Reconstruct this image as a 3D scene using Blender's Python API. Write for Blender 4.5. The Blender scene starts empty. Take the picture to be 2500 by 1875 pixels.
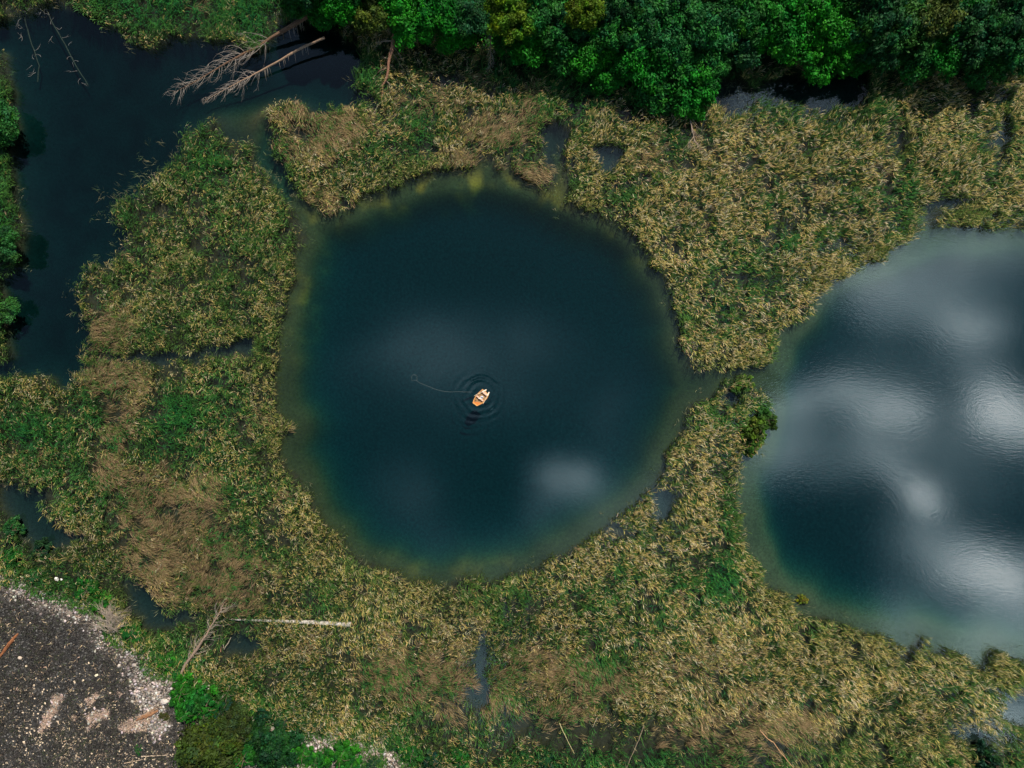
import bpy, math, random
import numpy as np
from mathutils import Vector

rng = np.random.default_rng(7)
random.seed(7)
PXM = 0.075            # metres per pixel of the 2500 px wide picture, at the water level
H = 125.0              # flying height of the camera
K = 2500.0 / 2212.0

def W(px, py, z=0.0):
    """photograph pixel -> world point that is seen there at height z"""
    f = (H - z) / H
    return Vector(((px - 1250.0) * PXM * f, -(py - 937.5) * PXM * f, z))

# ------------------------------------------------------------------ camera
scn = bpy.context.scene
col = scn.collection
cam = bpy.data.cameras.new("Camera")
cam.sensor_width = 36.0
cam.lens = 24.0
cam.clip_start = 1.0
cam.clip_end = 9000.0
camo = bpy.data.objects.new("Camera", cam)
camo.location = (0, 0, H)
camo.rotation_euler = (0, 0, 0)
col.objects.link(camo)
scn.camera = camo

# ------------------------------------------------------------------ world (sky with broken cloud)
SUN_AZ = math.radians(25.0)      # from +Y (top of the picture) towards +X
SUN_EL = math.radians(50.0)
world = bpy.data.worlds.new("World")
scn.world = world
world.use_nodes = True
wn = world.node_tree
wn.nodes.clear()
def wnode(t, **kw):
    n = wn.nodes.new(t)
    for k, v in kw.items():
        setattr(n, k, v)
    return n
def wmath(op, a, b=None):
    n = wnode('ShaderNodeMath', operation=op)
    for i, v in enumerate((a, b)):
        if v is None: continue
        if isinstance(v, (int, float)): n.inputs[i].default_value = v
        else: wn.links.new(v, n.inputs[i])
    return n.outputs[0]
wout = wnode('ShaderNodeOutputWorld')
wbg = wnode('ShaderNodeBackground')
wbg.inputs['Strength'].default_value = 0.055
wn.links.new(wbg.outputs[0], wout.inputs['Surface'])
sky = wnode('ShaderNodeTexSky', sky_type='NISHITA')
sky.sun_disc = False
sky.sun_elevation = SUN_EL
sky.sun_rotation = SUN_AZ
sky.air_density = 1.0
sky.dust_density = 0.6
geo = wnode('ShaderNodeTexCoord')
sep = wnode('ShaderNodeSeparateXYZ')
wn.links.new(geo.outputs['Generated'], sep.inputs[0])
zz = wmath('MAXIMUM', sep.outputs[2], 0.03)
cx = wmath('DIVIDE', sep.outputs[0], zz)
cy = wmath('DIVIDE', sep.outputs[1], zz)
comb = wnode('ShaderNodeCombineXYZ')
wn.links.new(cx, comb.inputs[0]); wn.links.new(cy, comb.inputs[1])
# the cloud layer is a plane at unit height: (dx/dz, dy/dz)
wob = wnode('ShaderNodeTexNoise'); wob.inputs['Scale'].default_value = 9.0; wob.inputs['Detail'].default_value = 4.0
wn.links.new(comb.outputs[0], wob.inputs['Vector'])
wsub = wnode('ShaderNodeVectorMath', operation='SUBTRACT'); wn.links.new(wob.outputs['Color'], wsub.inputs[0]); wsub.inputs[1].default_value = (.5, .5, .5)
wsc = wnode('ShaderNodeVectorMath', operation='SCALE'); wn.links.new(wsub.outputs[0], wsc.inputs[0]); wsc.inputs['Scale'].default_value = 0.035
wadd = wnode('ShaderNodeVectorMath', operation='ADD'); wn.links.new(comb.outputs[0], wadd.inputs[0]); wn.links.new(wsc.outputs[0], wadd.inputs[1])
wob2 = wnode('ShaderNodeTexNoise'); wob2.inputs['Scale'].default_value = 4.0; wob2.inputs['Detail'].default_value = 2.0
wn.links.new(comb.outputs[0], wob2.inputs['Vector'])
wsub2 = wnode('ShaderNodeVectorMath', operation='SUBTRACT'); wn.links.new(wob2.outputs['Color'], wsub2.inputs[0]); wsub2.inputs[1].default_value = (.5, .5, .5)
wsc2 = wnode('ShaderNodeVectorMath', operation='SCALE'); wn.links.new(wsub2.outputs[0], wsc2.inputs[0]); wsc2.inputs['Scale'].default_value = 0.06
wadd2 = wnode('ShaderNodeVectorMath', operation='ADD'); wn.links.new(wadd.outputs[0], wadd2.inputs[0]); wn.links.new(wsc2.outputs[0], wadd2.inputs[1])
CP = wadd2.outputs[0]
# cloud puffs: centre (2212-wide picture units of the mirror image), half widths, turn (deg), density
PUFFS = [
 (1830, 862, 105, 45, 6, .62), (1955, 880, 80, 40, 18, .55), (1880, 915, 60, 40, 0, .30), (2140, 850, 75, 55, -35, .62), (2205, 905, 120, 48, -12, .70),
 (2290, 930, 120, 60, 0, .6), (2000, 1085, 62, 48, -30, .80), (1930, 1035, 80, 40, -30, .20),
 (2060, 1215, 110, 55, -8, .72), (2160, 1245, 100, 75, 0, .70), (2210, 1350, 150, 85, 0, .34), (2130, 1390, 170, 60, 0, .24),
 (2010, 655, 190, 55, -14, .28), (2100, 690, 90, 45, 0, .22), (1950, 590, 260, 60, 10, .17), (1860, 680, 110, 40, -20, .16), (2150, 530, 220, 60, 0, .20),
 (1720, 880, 60, 40, 0, .22), (1680, 960, 70, 60, 0, .28), (1660, 1000, 100, 40, 20, .10), (1900, 960, 300, 90, 0, .26), (2120, 1040, 200, 90, 0, .12), (2140, 620, 160, 120, 0, .14), (1850, 620, 200, 60, -25, .14), (2000, 1150, 120, 60, 0, .14), (1980, 780, 260, 60, 0, .14), (1960, 560, 240, 80, 0, .16),
 (2080, 760, 60, 70, 0, .20), (1950, 1330, 80, 70, 0, .26), (1830, 1010, 160, 50, 10, .12), (1480, 720, 120, 200, 20, .05),
 (1250, 1042, 78, 52, -14, .42), (1190, 1080, 60, 60, 0, .14), (905, 745, 100, 80, 18, .07), (1110, 730, 120, 70, -10, .05),
 (1000, 800, 260, 130, 0, .10), (880, 1060, 95, 95, 10, .09), (1330, 930, 110, 120, 0, .05), (1080, 1190, 260, 70, 0, .09), (1340, 1120, 120, 70, 20, .12),
 (2190, 1530, 80, 60, 0, .55), (2100, 1580, 90, 40, 0, .35), (1700, 1600, 100, 60, 0, .10), (1050, 1450, 110, 150, 0, .20), (1420, 1080, 60, 90, 0, .12),
 (1620, 215, 90, 50, 0, .22), (1780, 225, 90, 40, 0, .20), (1310, 340, 80, 60, 0, .06), (650, 120, 260, 80, 0, .03), (2160, 300, 60, 90, 0, .16), (100, 560, 110, 200, 0, .015),
 (2620, 560, 150, 80, 20, .3), (2700, 1500, 200, 120, 0, .3), (-700, 500, 160, 200, 0, .2), (1000, 2600, 300, 120, 0, .25), (1300, -900, 300, 120, 10, .25), (-600, 1900, 200, 120, 0, .25), (3600, 900, 200, 400, 0, .25),
]
dens = None
for (a, b, sx, sy, ang, amp) in PUFFS:
    c = W(a * K, b * K) / H
    mp = wnode('ShaderNodeMapping', vector_type='TEXTURE')
    mp.inputs['Location'].default_value = (c.x, c.y, 0)
    mp.inputs['Rotation'].default_value = (0, 0, math.radians(ang))
    mp.inputs['Scale'].default_value = (sx * K * PXM / H, sy * K * PXM / H, 1.0)
    wn.links.new(CP, mp.inputs['Vector'])
    dt = wnode('ShaderNodeVectorMath', operation='DOT_PRODUCT')
    wn.links.new(mp.outputs[0], dt.inputs[0]); wn.links.new(mp.outputs[0], dt.inputs[1])
    e = wmath('MULTIPLY', wmath('EXPONENT', wmath('MULTIPLY', dt.outputs['Value'], -1.25)), amp)
    dens = e if dens is None else wmath('ADD', dens, e)
det = wnode('ShaderNodeTexNoise'); det.inputs['Scale'].default_value = 10.0; det.inputs['Detail'].default_value = 3.0
wn.links.new(comb.outputs[0], det.inputs['Vector'])
dens = wmath('MULTIPLY', dens, wmath('ADD', wmath('MULTIPLY', det.outputs['Fac'], 1.7), 0.08))
ccol = wnode('ShaderNodeCombineXYZ')
for k_, (pw_, am_) in enumerate(((1.50, 116.0), (1.30, 127.0), (1.20, 128.0))):
    wn.links.new(wmath('MULTIPLY', wmath('POWER', dens, pw_), am_), ccol.inputs[k_])
csum = wnode('ShaderNodeVectorMath', operation='ADD')
wn.links.new(sky.outputs[0], csum.inputs[0]); wn.links.new(ccol.outputs[0], csum.inputs[1])
wn.links.new(csum.outputs[0], wbg.inputs['Color'])

# ------------------------------------------------------------------ sun, exposure
sdir = Vector((math.sin(SUN_AZ) * math.cos(SUN_EL), math.cos(SUN_AZ) * math.cos(SUN_EL), math.sin(SUN_EL)))
sl = bpy.data.lights.new("Sun", 'SUN')
sl.energy = 5.0
sl.angle = math.radians(0.6)
sl.color = (1.0, 0.93, 0.82)
so = bpy.data.objects.new("Sun", sl)
so.rotation_euler = (-sdir).to_track_quat('-Z', 'Y').to_euler()
so.location = sdir * 300
col.objects.link(so)
scn.view_settings.view_transform = 'Standard'
scn.view_settings.look = 'None'
scn.view_settings.gamma = 1.0
scn.view_settings.exposure = 0.5
scn.cycles.max_bounces = 6
scn.cycles.diffuse_bounces = 2
scn.cycles.glossy_bounces = 2
scn.cycles.transparent_max_bounces = 8
scn.cycles.volume_bounces = 0
scn.cycles.caustics_reflective = False
scn.cycles.caustics_refractive = False

# ------------------------------------------------------------------ helpers: tags, materials, meshes
def tag(o, label=None, cat=None, group=None, kind=None):
    if label: o["label"] = label
    if cat: o["category"] = cat
    if group: o["group"] = group
    if kind: o["kind"] = kind
    return o

def link(o, parent=None):
    col.objects.link(o)
    if parent is not None:
        o.parent = parent
    return o

def empty(name, loc):
    o = bpy.data.objects.new(name, None)
    o.empty_display_size = 0.3
    o.location = loc
    return link(o)

def mesh_np(name, verts, faces, mat, colors=None, parent=None, smooth=False, linkit=True):
    """verts (n,3); faces (m,4) or (m,3); colors (n,3)"""
    verts = np.asarray(verts, dtype=np.float32); faces = np.asarray(faces, dtype=np.int32)
    me = bpy.data.meshes.new(name)
    n, m, k = len(verts), len(faces), faces.shape[1]
    me.vertices.add(n); me.vertices.foreach_set("co", verts.ravel())
    me.loops.add(m * k); me.loops.foreach_set("vertex_index", faces.ravel())
    me.polygons.add(m)
    me.polygons.foreach_set("loop_start", np.arange(0, m * k, k, dtype=np.int32))
    me.polygons.foreach_set("loop_total", np.full(m, k, dtype=np.int32))
    if smooth:
        me.polygons.foreach_set("use_smooth", np.ones(m, dtype=bool))
    if colors is not None:
        ca = me.color_attributes.new("col", 'FLOAT_COLOR', 'POINT')
        c4 = np.ones((n, 4), dtype=np.float32); c4[:, :3] = colors
        ca.data.foreach_set("color", c4.ravel())
    me.update(calc_edges=True)
    if mat: me.materials.append(mat)
    if not linkit: return me
    return link(bpy.data.objects.new(name, me), parent)

class MB:
    def __init__(s): s.v = []; s.f = []; s.c = []
    def add(s, verts, faces, color=(1, 1, 1)):
        b = len(s.v)
        s.v += [tuple(p) for p in verts]
        s.f += [tuple(b + i for i in q) for q in faces]
        s.c += [tuple(color)] * len(verts) if not isinstance(color, list) else color
    def tube(s, pts, rad, sides=8, color=(1, 1, 1), cap=True, rough=0.0):
        pts = [Vector(p) for p in pts]
        rings = []
        for i, p in enumerate(pts):
            d = (pts[min(i + 1, len(pts) - 1)] - pts[max(i - 1, 0)])
            if d.length < 1e-6: d = Vector((1, 0, 0))
            d.normalize()
            a = d.cross(Vector((0, 0, 1)))
            if a.length < 0.1: a = d.cross(Vector((0, 1, 0)))
            a.normalize(); b = a.cross(d)
            r = rad[i] if hasattr(rad, '__len__') else rad
            rings.append([p + (a * math.cos(t) + b * math.sin(t)) * r * (1 + rough * random.uniform(-1, 1)) for t in [2 * math.pi * j / sides for j in range(sides)]])
        vs = [v for R in rings for v in R]
        fs = []
        for i in range(len(rings) - 1):
            for j in range(sides):
                j2 = (j + 1) % sides
                fs.append((i * sides + j, i * sides + j2, (i + 1) * sides + j2, (i + 1) * sides + j))
        if cap:
            for (i0, p, rev) in ((0, pts[0], 1), ((len(rings) - 1) * sides, pts[-1], 0)):
                k = len(vs); vs.append(p)
                for j in range(sides):
                    j2 = (j + 1) % sides
                    t = (k, i0 + j2, i0 + j) if rev else (k, i0 + j, i0 + j2)
                    fs.append(t)
        s.add(vs, fs, color)
    def box(s, c, size, rot=0.0, color=(1, 1, 1), taper=1.0):
        c = Vector(c); hx, hy, hz = [q / 2 for q in size]
        vs = []
        for (sx, sy, sz) in ((-1,-1,-1),(1,-1,-1),(1,1,-1),(-1,1,-1),(-1,-1,1),(1,-1,1),(1,1,1),(-1,1,1)):
            t = taper if sz > 0 else 1
            x, y = sx * hx * t, sy * hy * t
            vs.append((c.x + x * math.cos(rot) - y * math.sin(rot), c.y + x * math.sin(rot) + y * math.cos(rot), c.z + sz * hz))
        s.add(vs, [(0,3,2,1),(4,5,6,7),(0,1,5,4),(1,2,6,5),(2,3,7,6),(3,0,4,7)], color)
    def build(s, name, mat, parent=None, smooth=False, bevel=0.0):
        me = bpy.data.meshes.new(name)
        org = Vector((0, 0, 0))
        if parent is not None:
            org = Vector(parent.matrix_world.translation) if parent.location.length == 0 else ABS.get(parent.name, Vector(parent.location))
        me.from_pydata([tuple(Vector(p) - org) for p in s.v], [], s.f)
        ca = me.color_attributes.new("col", 'FLOAT_COLOR', 'POINT')
        ca.data.foreach_set("color", np.array([list(c) + [1.0] for c in s.c], dtype=np.float32).ravel())
        if smooth:
            me.polygons.foreach_set("use_smooth", [True] * len(me.polygons))
        me.update()
        if mat: me.materials.append(mat)
        o = bpy.data.objects.new(name, me)
        if bevel:
            b = o.modifiers.new("Bevel", 'BEVEL'); b.width = bevel; b.segments = 2
        ABS[o.name] = org
        link(o, parent)
        ABS[o.name] = org
        return o
ABS = {}

def nmat(name):
    m = bpy.data.materials.new(name); m.use_nodes = True
    nt = m.node_tree; nt.nodes.clear()
    return m, nt
def N(nt, t, **kw):
    n = nt.nodes.new(t)
    for k, v in kw.items(): setattr(n, k, v)
    return n
def L(nt, a, b): nt.links.new(a, b)

def mat_attr(name, rough=0.8, noise_scale=6.0, noise_amt=0.35, translucent=0.0, spec=0.3, objcolor=False, bump=0.0, fine=0.0):
    """colour from the mesh's own 'col' attribute, broken up with procedural noise"""
    m, nt = nmat(name)
    out = N(nt, 'ShaderNodeOutputMaterial'); p = N(nt, 'ShaderNodeBsdfPrincipled')
    p.inputs['Roughness'].default_value = rough
    p.inputs['Specular IOR Level'].default_value = spec
    at = N(nt, 'ShaderNodeAttribute', attribute_name='col')
    cc = at.outputs['Color']
    if objcolor:
        oi = N(nt, 'ShaderNodeObjectInfo')
        mx = N(nt, 'ShaderNodeMix', data_type='RGBA', blend_type='MULTIPLY'); mx.inputs[0].default_value = 1.0
        L(nt, oi.outputs['Color'], mx.inputs[6]); L(nt, cc, mx.inputs[7]); cc = mx.outputs[2]
    tc = N(nt, 'ShaderNodeNewGeometry')
    nz = N(nt, 'ShaderNodeTexNoise'); nz.inputs['Scale'].default_value = noise_scale; nz.inputs['Detail'].default_value = 4
    L(nt, tc.outputs['Position'], nz.inputs['Vector'])
    mr = N(nt, 'ShaderNodeMapRange'); mr.inputs[1].default_value = .3; mr.inputs[2].default_value = .7
    mr.inputs[3].default_value = 1 - noise_amt; mr.inputs[4].default_value = 1 + noise_amt
    L(nt, nz.outputs['Fac'], mr.inputs[0])
    ms = N(nt, 'ShaderNodeVectorMath', operation='SCALE'); L(nt, cc, ms.inputs[0]); L(nt, mr.outputs[0], ms.inputs['Scale'])
    L(nt, ms.outputs[0], p.inputs['Base Color'])
    if bump:
        bp = N(nt, 'ShaderNodeBump'); bp.inputs['Strength'].default_value = bump; bp.inputs['Distance'].default_value = 0.1
        L(nt, nz.outputs['Fac'], bp.inputs['Height']); L(nt, bp.outputs[0], p.inputs['Normal'])
    if translucent:
        tr = N(nt, 'ShaderNodeBsdfTranslucent'); L(nt, ms.outputs[0], tr.inputs[0])
        mi = N(nt, 'ShaderNodeMixShader'); mi.inputs[0].default_value = translucent
        L(nt, p.outputs[0], mi.inputs[1]); L(nt, tr.outputs[0], mi.inputs[2]); L(nt, mi.outputs[0], out.inputs[0])
    else:
        L(nt, p.outputs[0], out.inputs[0])
    return m

M_REED = mat_attr('reed_leaf', .75, 1.2, .12, translucent=.22, spec=.15)
M_LEAF = mat_attr('tree_leaf', .6, 1.0, .25, translucent=.25, spec=.12, objcolor=True)
M_BARK = mat_attr('bark', .9, 5.0, .35, spec=.2, bump=.5)
M_WOOD = mat_attr('boat_wood', .55, 9.0, .12, spec=.4)
M_STONE = mat_attr('stone', .9, 4.0, .2, spec=.2)
M_TWIG = mat_attr('dead_twig', .9, 3.0, .2, spec=.2)

# ------------------------------------------------------------------ region masks on a 0.25 m grid
CELL = 0.25
X0, Y0 = -135.0, -110.0
NX, NY = 1080, 880
gx = X0 + (np.arange(NX) + .5) * CELL
gy = Y0 + (np.arange(NY) + .5) * CELL
GX, GY = np.meshgrid(gx, gy)
def vnoise(x, y, scale, seed, octv=3):
    """smooth value noise in 0..1"""
    r = np.zeros_like(x, dtype=np.float64); a = 1.0; tot = 0
    for o in range(octv):
        s = scale / (2 ** o)
        tab = np.random.default_rng(seed * 31 + o).random((257, 257))
        xx = x / s + 1000.3; yy = y / s + 1000.7
        xi = np.floor(xx).astype(int); yi = np.floor(yy).astype(int)
        fx = xx - xi; fy = yy - yi
        fx = fx * fx * (3 - 2 * fx); fy = fy * fy * (3 - 2 * fy)
        xi %= 256; yi %= 256
        v = tab[yi, xi] * (1 - fx) * (1 - fy) + tab[yi, xi + 1] * fx * (1 - fy) + tab[yi + 1, xi] * (1 - fx) * fy + tab[yi + 1, xi + 1] * fx * fy
        r += a * v; tot += a; a *= .5
    return r / tot
# ragged outlines: polygon tests are made on jittered coordinates
JX = GX + (vnoise(GX, GY, 2.6, 1, 3) - .5) * 2.6
JY = GY + (vnoise(GX, GY, 2.6, 2, 3) - .5) * 2.6
def poly(pts, jit=True, native=False):
    k = 1.0 if native else K
    P = [((a * k - 1250) * PXM, -(b * k - 937.5) * PXM) for a, b in pts]
    x, y = (JX, JY) if jit else (GX, GY)
    bx0, bx1 = min(p[0] for p in P) - 3, max(p[0] for p in P) + 3
    by0, by1 = min(p[1] for p in P) - 3, max(p[1] for p in P) + 3
    i0, i1 = np.clip([int((bx0 - X0) / CELL), int((bx1 - X0) / CELL) + 1], 0, NX)
    j0, j1 = np.clip([int((by0 - Y0) / CELL), int((by1 - Y0) / CELL) + 1], 0, NY)
    out = np.zeros((NY, NX), bool)
    xs, ys = x[j0:j1, i0:i1], y[j0:j1, i0:i1]
    ins = np.zeros(xs.shape, bool)
    n = len(P)
    for q in range(n):
        xa, ya = P[q]; xb, yb = P[(q + 1) % n]
        if ya == yb: continue
        c = ((ya > ys) != (yb > ys)) & (xs < (xb - xa) * (ys - ya) / (yb - ya) + xa)
        ins ^= c
    out[j0:j1, i0:i1] = ins
    return out

POND = [(900,392),(937,372),(962,374),(1000,368),(1025,366),(1040,350),(1062,352),(1068,372),(1098,368),(1118,386),(1150,398),(1180,408),(1200,404),(1204,350),(1196,330),(1214,325),(1222,372),(1222,430),(1240,450),(1262,458),(1285,450),(1310,470),(1345,490),(1378,512),(1388,545),(1412,570),(1434,588),(1442,640),(1462,690),(1472,740),(1490,790),(1520,800),(1560,800),(1585,796),(1612,797),(1640,804),(1662,800),(1700,820),(1700,870),(1655,862),(1622,832),(1600,818),(1588,832),(1574,836),(1566,824),(1560,842),(1530,862),(1500,868),(1480,900),(1462,945),(1440,985),(1425,1020),(1400,1060),(1370,1090),(1330,1124),(1290,1160),(1240,1185),(1180,1210),(1140,1232),(1080,1246),(1000,1252),(950,1262),(900,1256),(860,1240),(830,1222),(790,1220),(758,1200),(735,1168),(700,1130),(680,1100),(655,1060),(640,1030),(622,1010),(612,980),(616,945),(632,925),(608,900),(596,860),(596,810),(600,760),(606,720),(622,680),(630,640),(638,610),(630,590),(645,560),(657,520),(652,490),(640,466),(622,440),(598,412),(572,372),(545,330),(535,300),(560,250),(578,250),(584,290),(590,330),(620,372),(640,402),(662,430),(700,456),(722,466),(770,430),(820,412),(860,398)]
UPPER = [(-60,60),(0,45),(60,22),(120,12),(200,40),(250,58),(285,105),(330,118),(370,84),(400,95),(430,88),(470,97),(500,92),(560,112),(590,75),(620,60),(700,62),(745,80),(772,100),(792,112),(775,150),(752,190),(782,200),(830,214),(800,228),(720,238),(692,242),(655,222),(596,222),(578,250),(600,300),(560,320),(535,300),(522,312),(482,290),(470,262),(440,275),(400,282),(396,330),(370,366),(300,420),(250,455),(272,500),(262,556),(182,590),(160,640),(185,682),(190,730),(180,775),(205,800),(175,812),(130,842),(100,812),(60,818),(0,822),(-60,822),(-60,780),(10,780),(34,768),(18,700),(8,640),(12,590),(44,572),(48,520),(64,480),(40,440),(28,350),(38,270),(30,200),(8,110),(-60,100)]
LAKE = [(1640,812),(1672,772),(1676,702),(1740,684),(1757,640),(1790,612),(1830,596),(1890,562),(1930,542),(1962,516),(1986,478),(1984,455),(2002,464),(2008,482),(2060,494),(2130,493),(2212,502),(2400,510),(2700,560),(2700,1560),(2400,1500),(2290,1440),(2212,1425),(2186,1420),(2142,1411),(2133,1434),(2111,1451),(2075,1416),(2035,1398),(2000,1407),(1991,1385),(1978,1380),(1960,1407),(1947,1416),(1934,1385),(1911,1372),(1858,1367),(1796,1341),(1739,1332),(1712,1318),(1700,1288),(1652,1268),(1642,1232),(1612,1200),(1592,1160),(1590,1120),(1580,1060),(1592,1020),(1602,978),(1618,974),(1640,958),(1648,925),(1664,892),(1650,862),(1622,832)]
HOLES = [
 [(200,772),(330,790),(450,772),(556,760),(552,730),(500,740),(430,752),(330,766),(250,766)],
 [(1278,328),(1310,314),(1356,328),(1340,356),(1318,384),(1288,380),(1294,352)],
 [(1178,262),(1212,256),(1226,300),(1224,345),(1222,400),(1200,404),(1176,340),(1168,300)],
 [(1548,175),(1604,175),(1616,200),(1610,252),(1580,264),(1546,242)],
 [(1622,178),(1700,172),(1722,172),(1770,135),(1850,150),(1880,185),(1860,232),(1790,246),(1720,240),(1650,226)],
 [(2150,250),(2172,255),(2178,300),(2160,365),(2140,350),(2150,300)],
 [(1984,440),(2040,430),(2100,432),(2095,446),(2030,448),(2004,462),(1990,470)],
 [(1935,285),(1955,275),(1950,300),(1938,345),(1925,340)],
 [(1028,1362),(1044,1360),(1048,1400),(1052,1460),(1064,1490),(1050,1520),(1034,1540),(1020,1510),(1026,1450)],
 [(488,1372),(540,1366),(570,1380),(560,1405),(520,1420),(488,1412)],
 [(0,1046),(50,1044),(80,1060),(110,1112),(150,1152),(190,1138),(185,1166),(120,1186),(70,1200),(40,1145),(12,1100)],
 [(262,1256),(300,1248),(335,1278),(355,1300),(372,1326),(405,1314),(445,1328),(420,1346),(372,1356),(310,1350),(290,1320),(270,1290)],
 [(2165,1500),(2230,1480),(2300,1500),(2300,1570),(2200,1570),(2150,1545)],
 [(2050,1575),(2110,1560),(2150,1590),(2110,1605),(2080,1610)],
 [(1405,1060),(1440,1048),(1452,1090),(1438,1125),(1412,1128),(1405,1095)],
 [(1574,838),(1592,846),(1600,836),(1594,870),(1578,878),(1560,868)],
 [(1608,886),(1628,900),(1636,920),(1616,922),(1606,905)],
 [(150,1700),(150,1700),(151,1701)],
 [(395,1020),(410,1010),(415,1022),(402,1030)],
 [(700,35),(740,30),(745,110),(690,120),(660,90)],
]
FOREST = [(590,-400),(2700,-400),(2700,190),(2212,175),(2120,165),(2050,150),(1960,145),(1900,135),(1840,150),(1700,140),(1640,150),(1590,165),(1560,205),(1545,245),(1500,235),(1440,205),(1330,190),(1260,165),(1200,140),(1120,120),(1040,105),(960,85),(880,85),(830,60),(770,60),(720,40),(650,20),(600,0)]
GRAVEL = [(-400,1222),(0,1222),(30,1245),(75,1262),(130,1272),(170,1292),(222,1332),(250,1360),(290,1392),(330,1430),(358,1452),(385,1440),(420,1450),(440,1470),(500,1490),(560,1535),(620,1555),(680,1570),(760,1585),(850,1600),(885,1640),(900,1700),(1000,1800),(1000,2100),(-400,2100)]
LEFTBANK = [(-500,60),(-100,60),(8,105),(30,200),(38,270),(28,350),(40,440),(64,480),(48,520),(44,572),(12,590),(8,640),(18,700),(34,768),(10,790),(-500,800)]

forest = poly(FOREST)
gravel = poly(GRAVEL)
pond = poly(POND); lake = poly(LAKE); upper = poly(UPPER)
holes = np.zeros_like(pond)
for h in HOLES: holes |= poly(h)
deep = (pond | lake | upper) & ~gravel
forest &= ~(upper & ~poly([(1500,0),(2300,0),(2300,240),(1500,240)]))
forest &= ~holes
water = (deep | holes)
water &= ~forest
gravel &= ~forest
islet_a = poly([(1728,1288),(1744,1284),(1750,1298),(1742,1308),(1730,1304)])
water &= ~islet_a; deep &= ~islet_a
reed = ~(water | forest | gravel)
reed &= ~(islet_a)
small = (GX > 94 + 26) | (GX < -94 - 30)

def edt(mask):
    """distance (m) to the nearest True cell, by a two-pass chamfer"""
    INF = 1e6
    d = np.where(mask, 0.0, INF)
    a, b = 1.0, 1.4142
    idx = np.arange(NX)
    for rep in range(2):
        for j in range(NY):
            if j:
                p = d[j - 1]
                d[j] = np.minimum(d[j], p + a)
                d[j, 1:] = np.minimum(d[j, 1:], p[:-1] + b)
                d[j, :-1] = np.minimum(d[j, :-1], p[1:] + b)
            d[j] = np.minimum.accumulate(d[j] - idx) + idx
            d[j] = (np.minimum.accumulate((d[j] + idx)[::-1]))[::-1] - idx
        for j in range(NY - 2, -1, -1):
            p = d[j + 1]
            d[j] = np.minimum(d[j], p + a)
            d[j, 1:] = np.minimum(d[j, 1:], p[:-1] + b)
            d[j, :-1] = np.minimum(d[j, :-1], p[1:] + b)
            d[j] = np.minimum.accumulate(d[j] - idx) + idx
            d[j] = (np.minimum.accumulate((d[j] + idx)[::-1]))[::-1] - idx
    return d * CELL
def blur(a, r):
    k = int(r / CELL)
    a = a.astype(np.float64)
    for ax in (0, 1):
        for rep in range(2):
            p = np.pad(a, [(k + 1, k) if q == ax else (0, 0) for q in (0, 1)], mode='edge')
            c = np.cumsum(p, axis=ax)
            a = (c[2 * k + 1:] - c[:-2 * k - 1]) / (2 * k + 1) if ax == 0 else (c[:, 2 * k + 1:] - c[:, :-2 * k - 1]) / (2 * k + 1)
    return a
def blob(cx, cy, r, ry=None, native=False):
    p = W(cx * (1 if native else K), cy * (1 if native else K))
    k = PXM * (1 if native else K)
    r1 = r * k; r2 = (ry or r) * k
    return np.exp(-(((GX - p.x) / r1) ** 2 + ((GY - p.y) / r2) ** 2))

dshore = edt(~water)
dshore = np.where(water, blur(dshore, 1.1), 0)                       # inside water: metres from the shore
# width of the shallow shelf
shelf = 1.3 + 1.5 * (vnoise(GX, GY, 14, 5, 2) - .5) * 2
shelf += 2.6 * blob(1000, 400, 330, 90) + 1.6 * blob(1480, 870, 90) + 3.0 * blob(1640, 1150, 80, 260) + 2.5 * blob(1700, 750, 70, 110) + 1.2 * blob(640, 900, 60, 350) + 3.0 * blob(2000, 540, 220, 60) + 2.5 * blob(2050, 1390, 200, 70)
dd = np.maximum(dshore - shelf, 0)
ink_pond = blur(pond | lake, 1.0)
depth = 0.30 + 0.13 * np.minimum(dshore, shelf) + 4.0 * (1 - np.exp(-(dd / 4.0) ** 1.5)) + .5 * (1 - np.exp(-(dd / 14) ** 2))
depth = np.where(upper & ~pond, 0.5 + 2.6 * (1 - np.exp(-dshore / 2.5)) - 1.9 * blob(560, 260, 110, 40) - 1.0 * blob(620, 350, 60, 90) , depth)
depth = np.where(pond & (blob(590, 370, 40, 90) > .3), np.maximum(depth, 1.8), depth)
depth = np.where(holes & ~deep, 0.5 + .5 * np.minimum(dshore, 2), depth)
depth = np.where(pond & (blob(1560, 820, 110, 40) > .4), np.minimum(depth, .9), depth)
zt = np.where(water, -depth, -0.22 + .25 * (vnoise(GX, GY, 5, 8, 3) - .5))
dland = edt(~(forest | gravel))
zt = np.where(forest, .1 + .25 * np.minimum(dland, 6) + .3 * vnoise(GX, GY, 8, 9, 2), zt)
zt = np.where(gravel, .1 + .28 * np.minimum(dland, 4) + .5 * (vnoise(GX, GY, 6, 10, 3) - .5), zt)
rim = ~water & ((np.abs(GX) > 103) | (np.abs(GY) > 78))
zt = np.where(rim, np.maximum(zt, .45 + .4 * vnoise(GX, GY, 9, 15, 3)), zt)
zt = blur(zt, .5)

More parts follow.
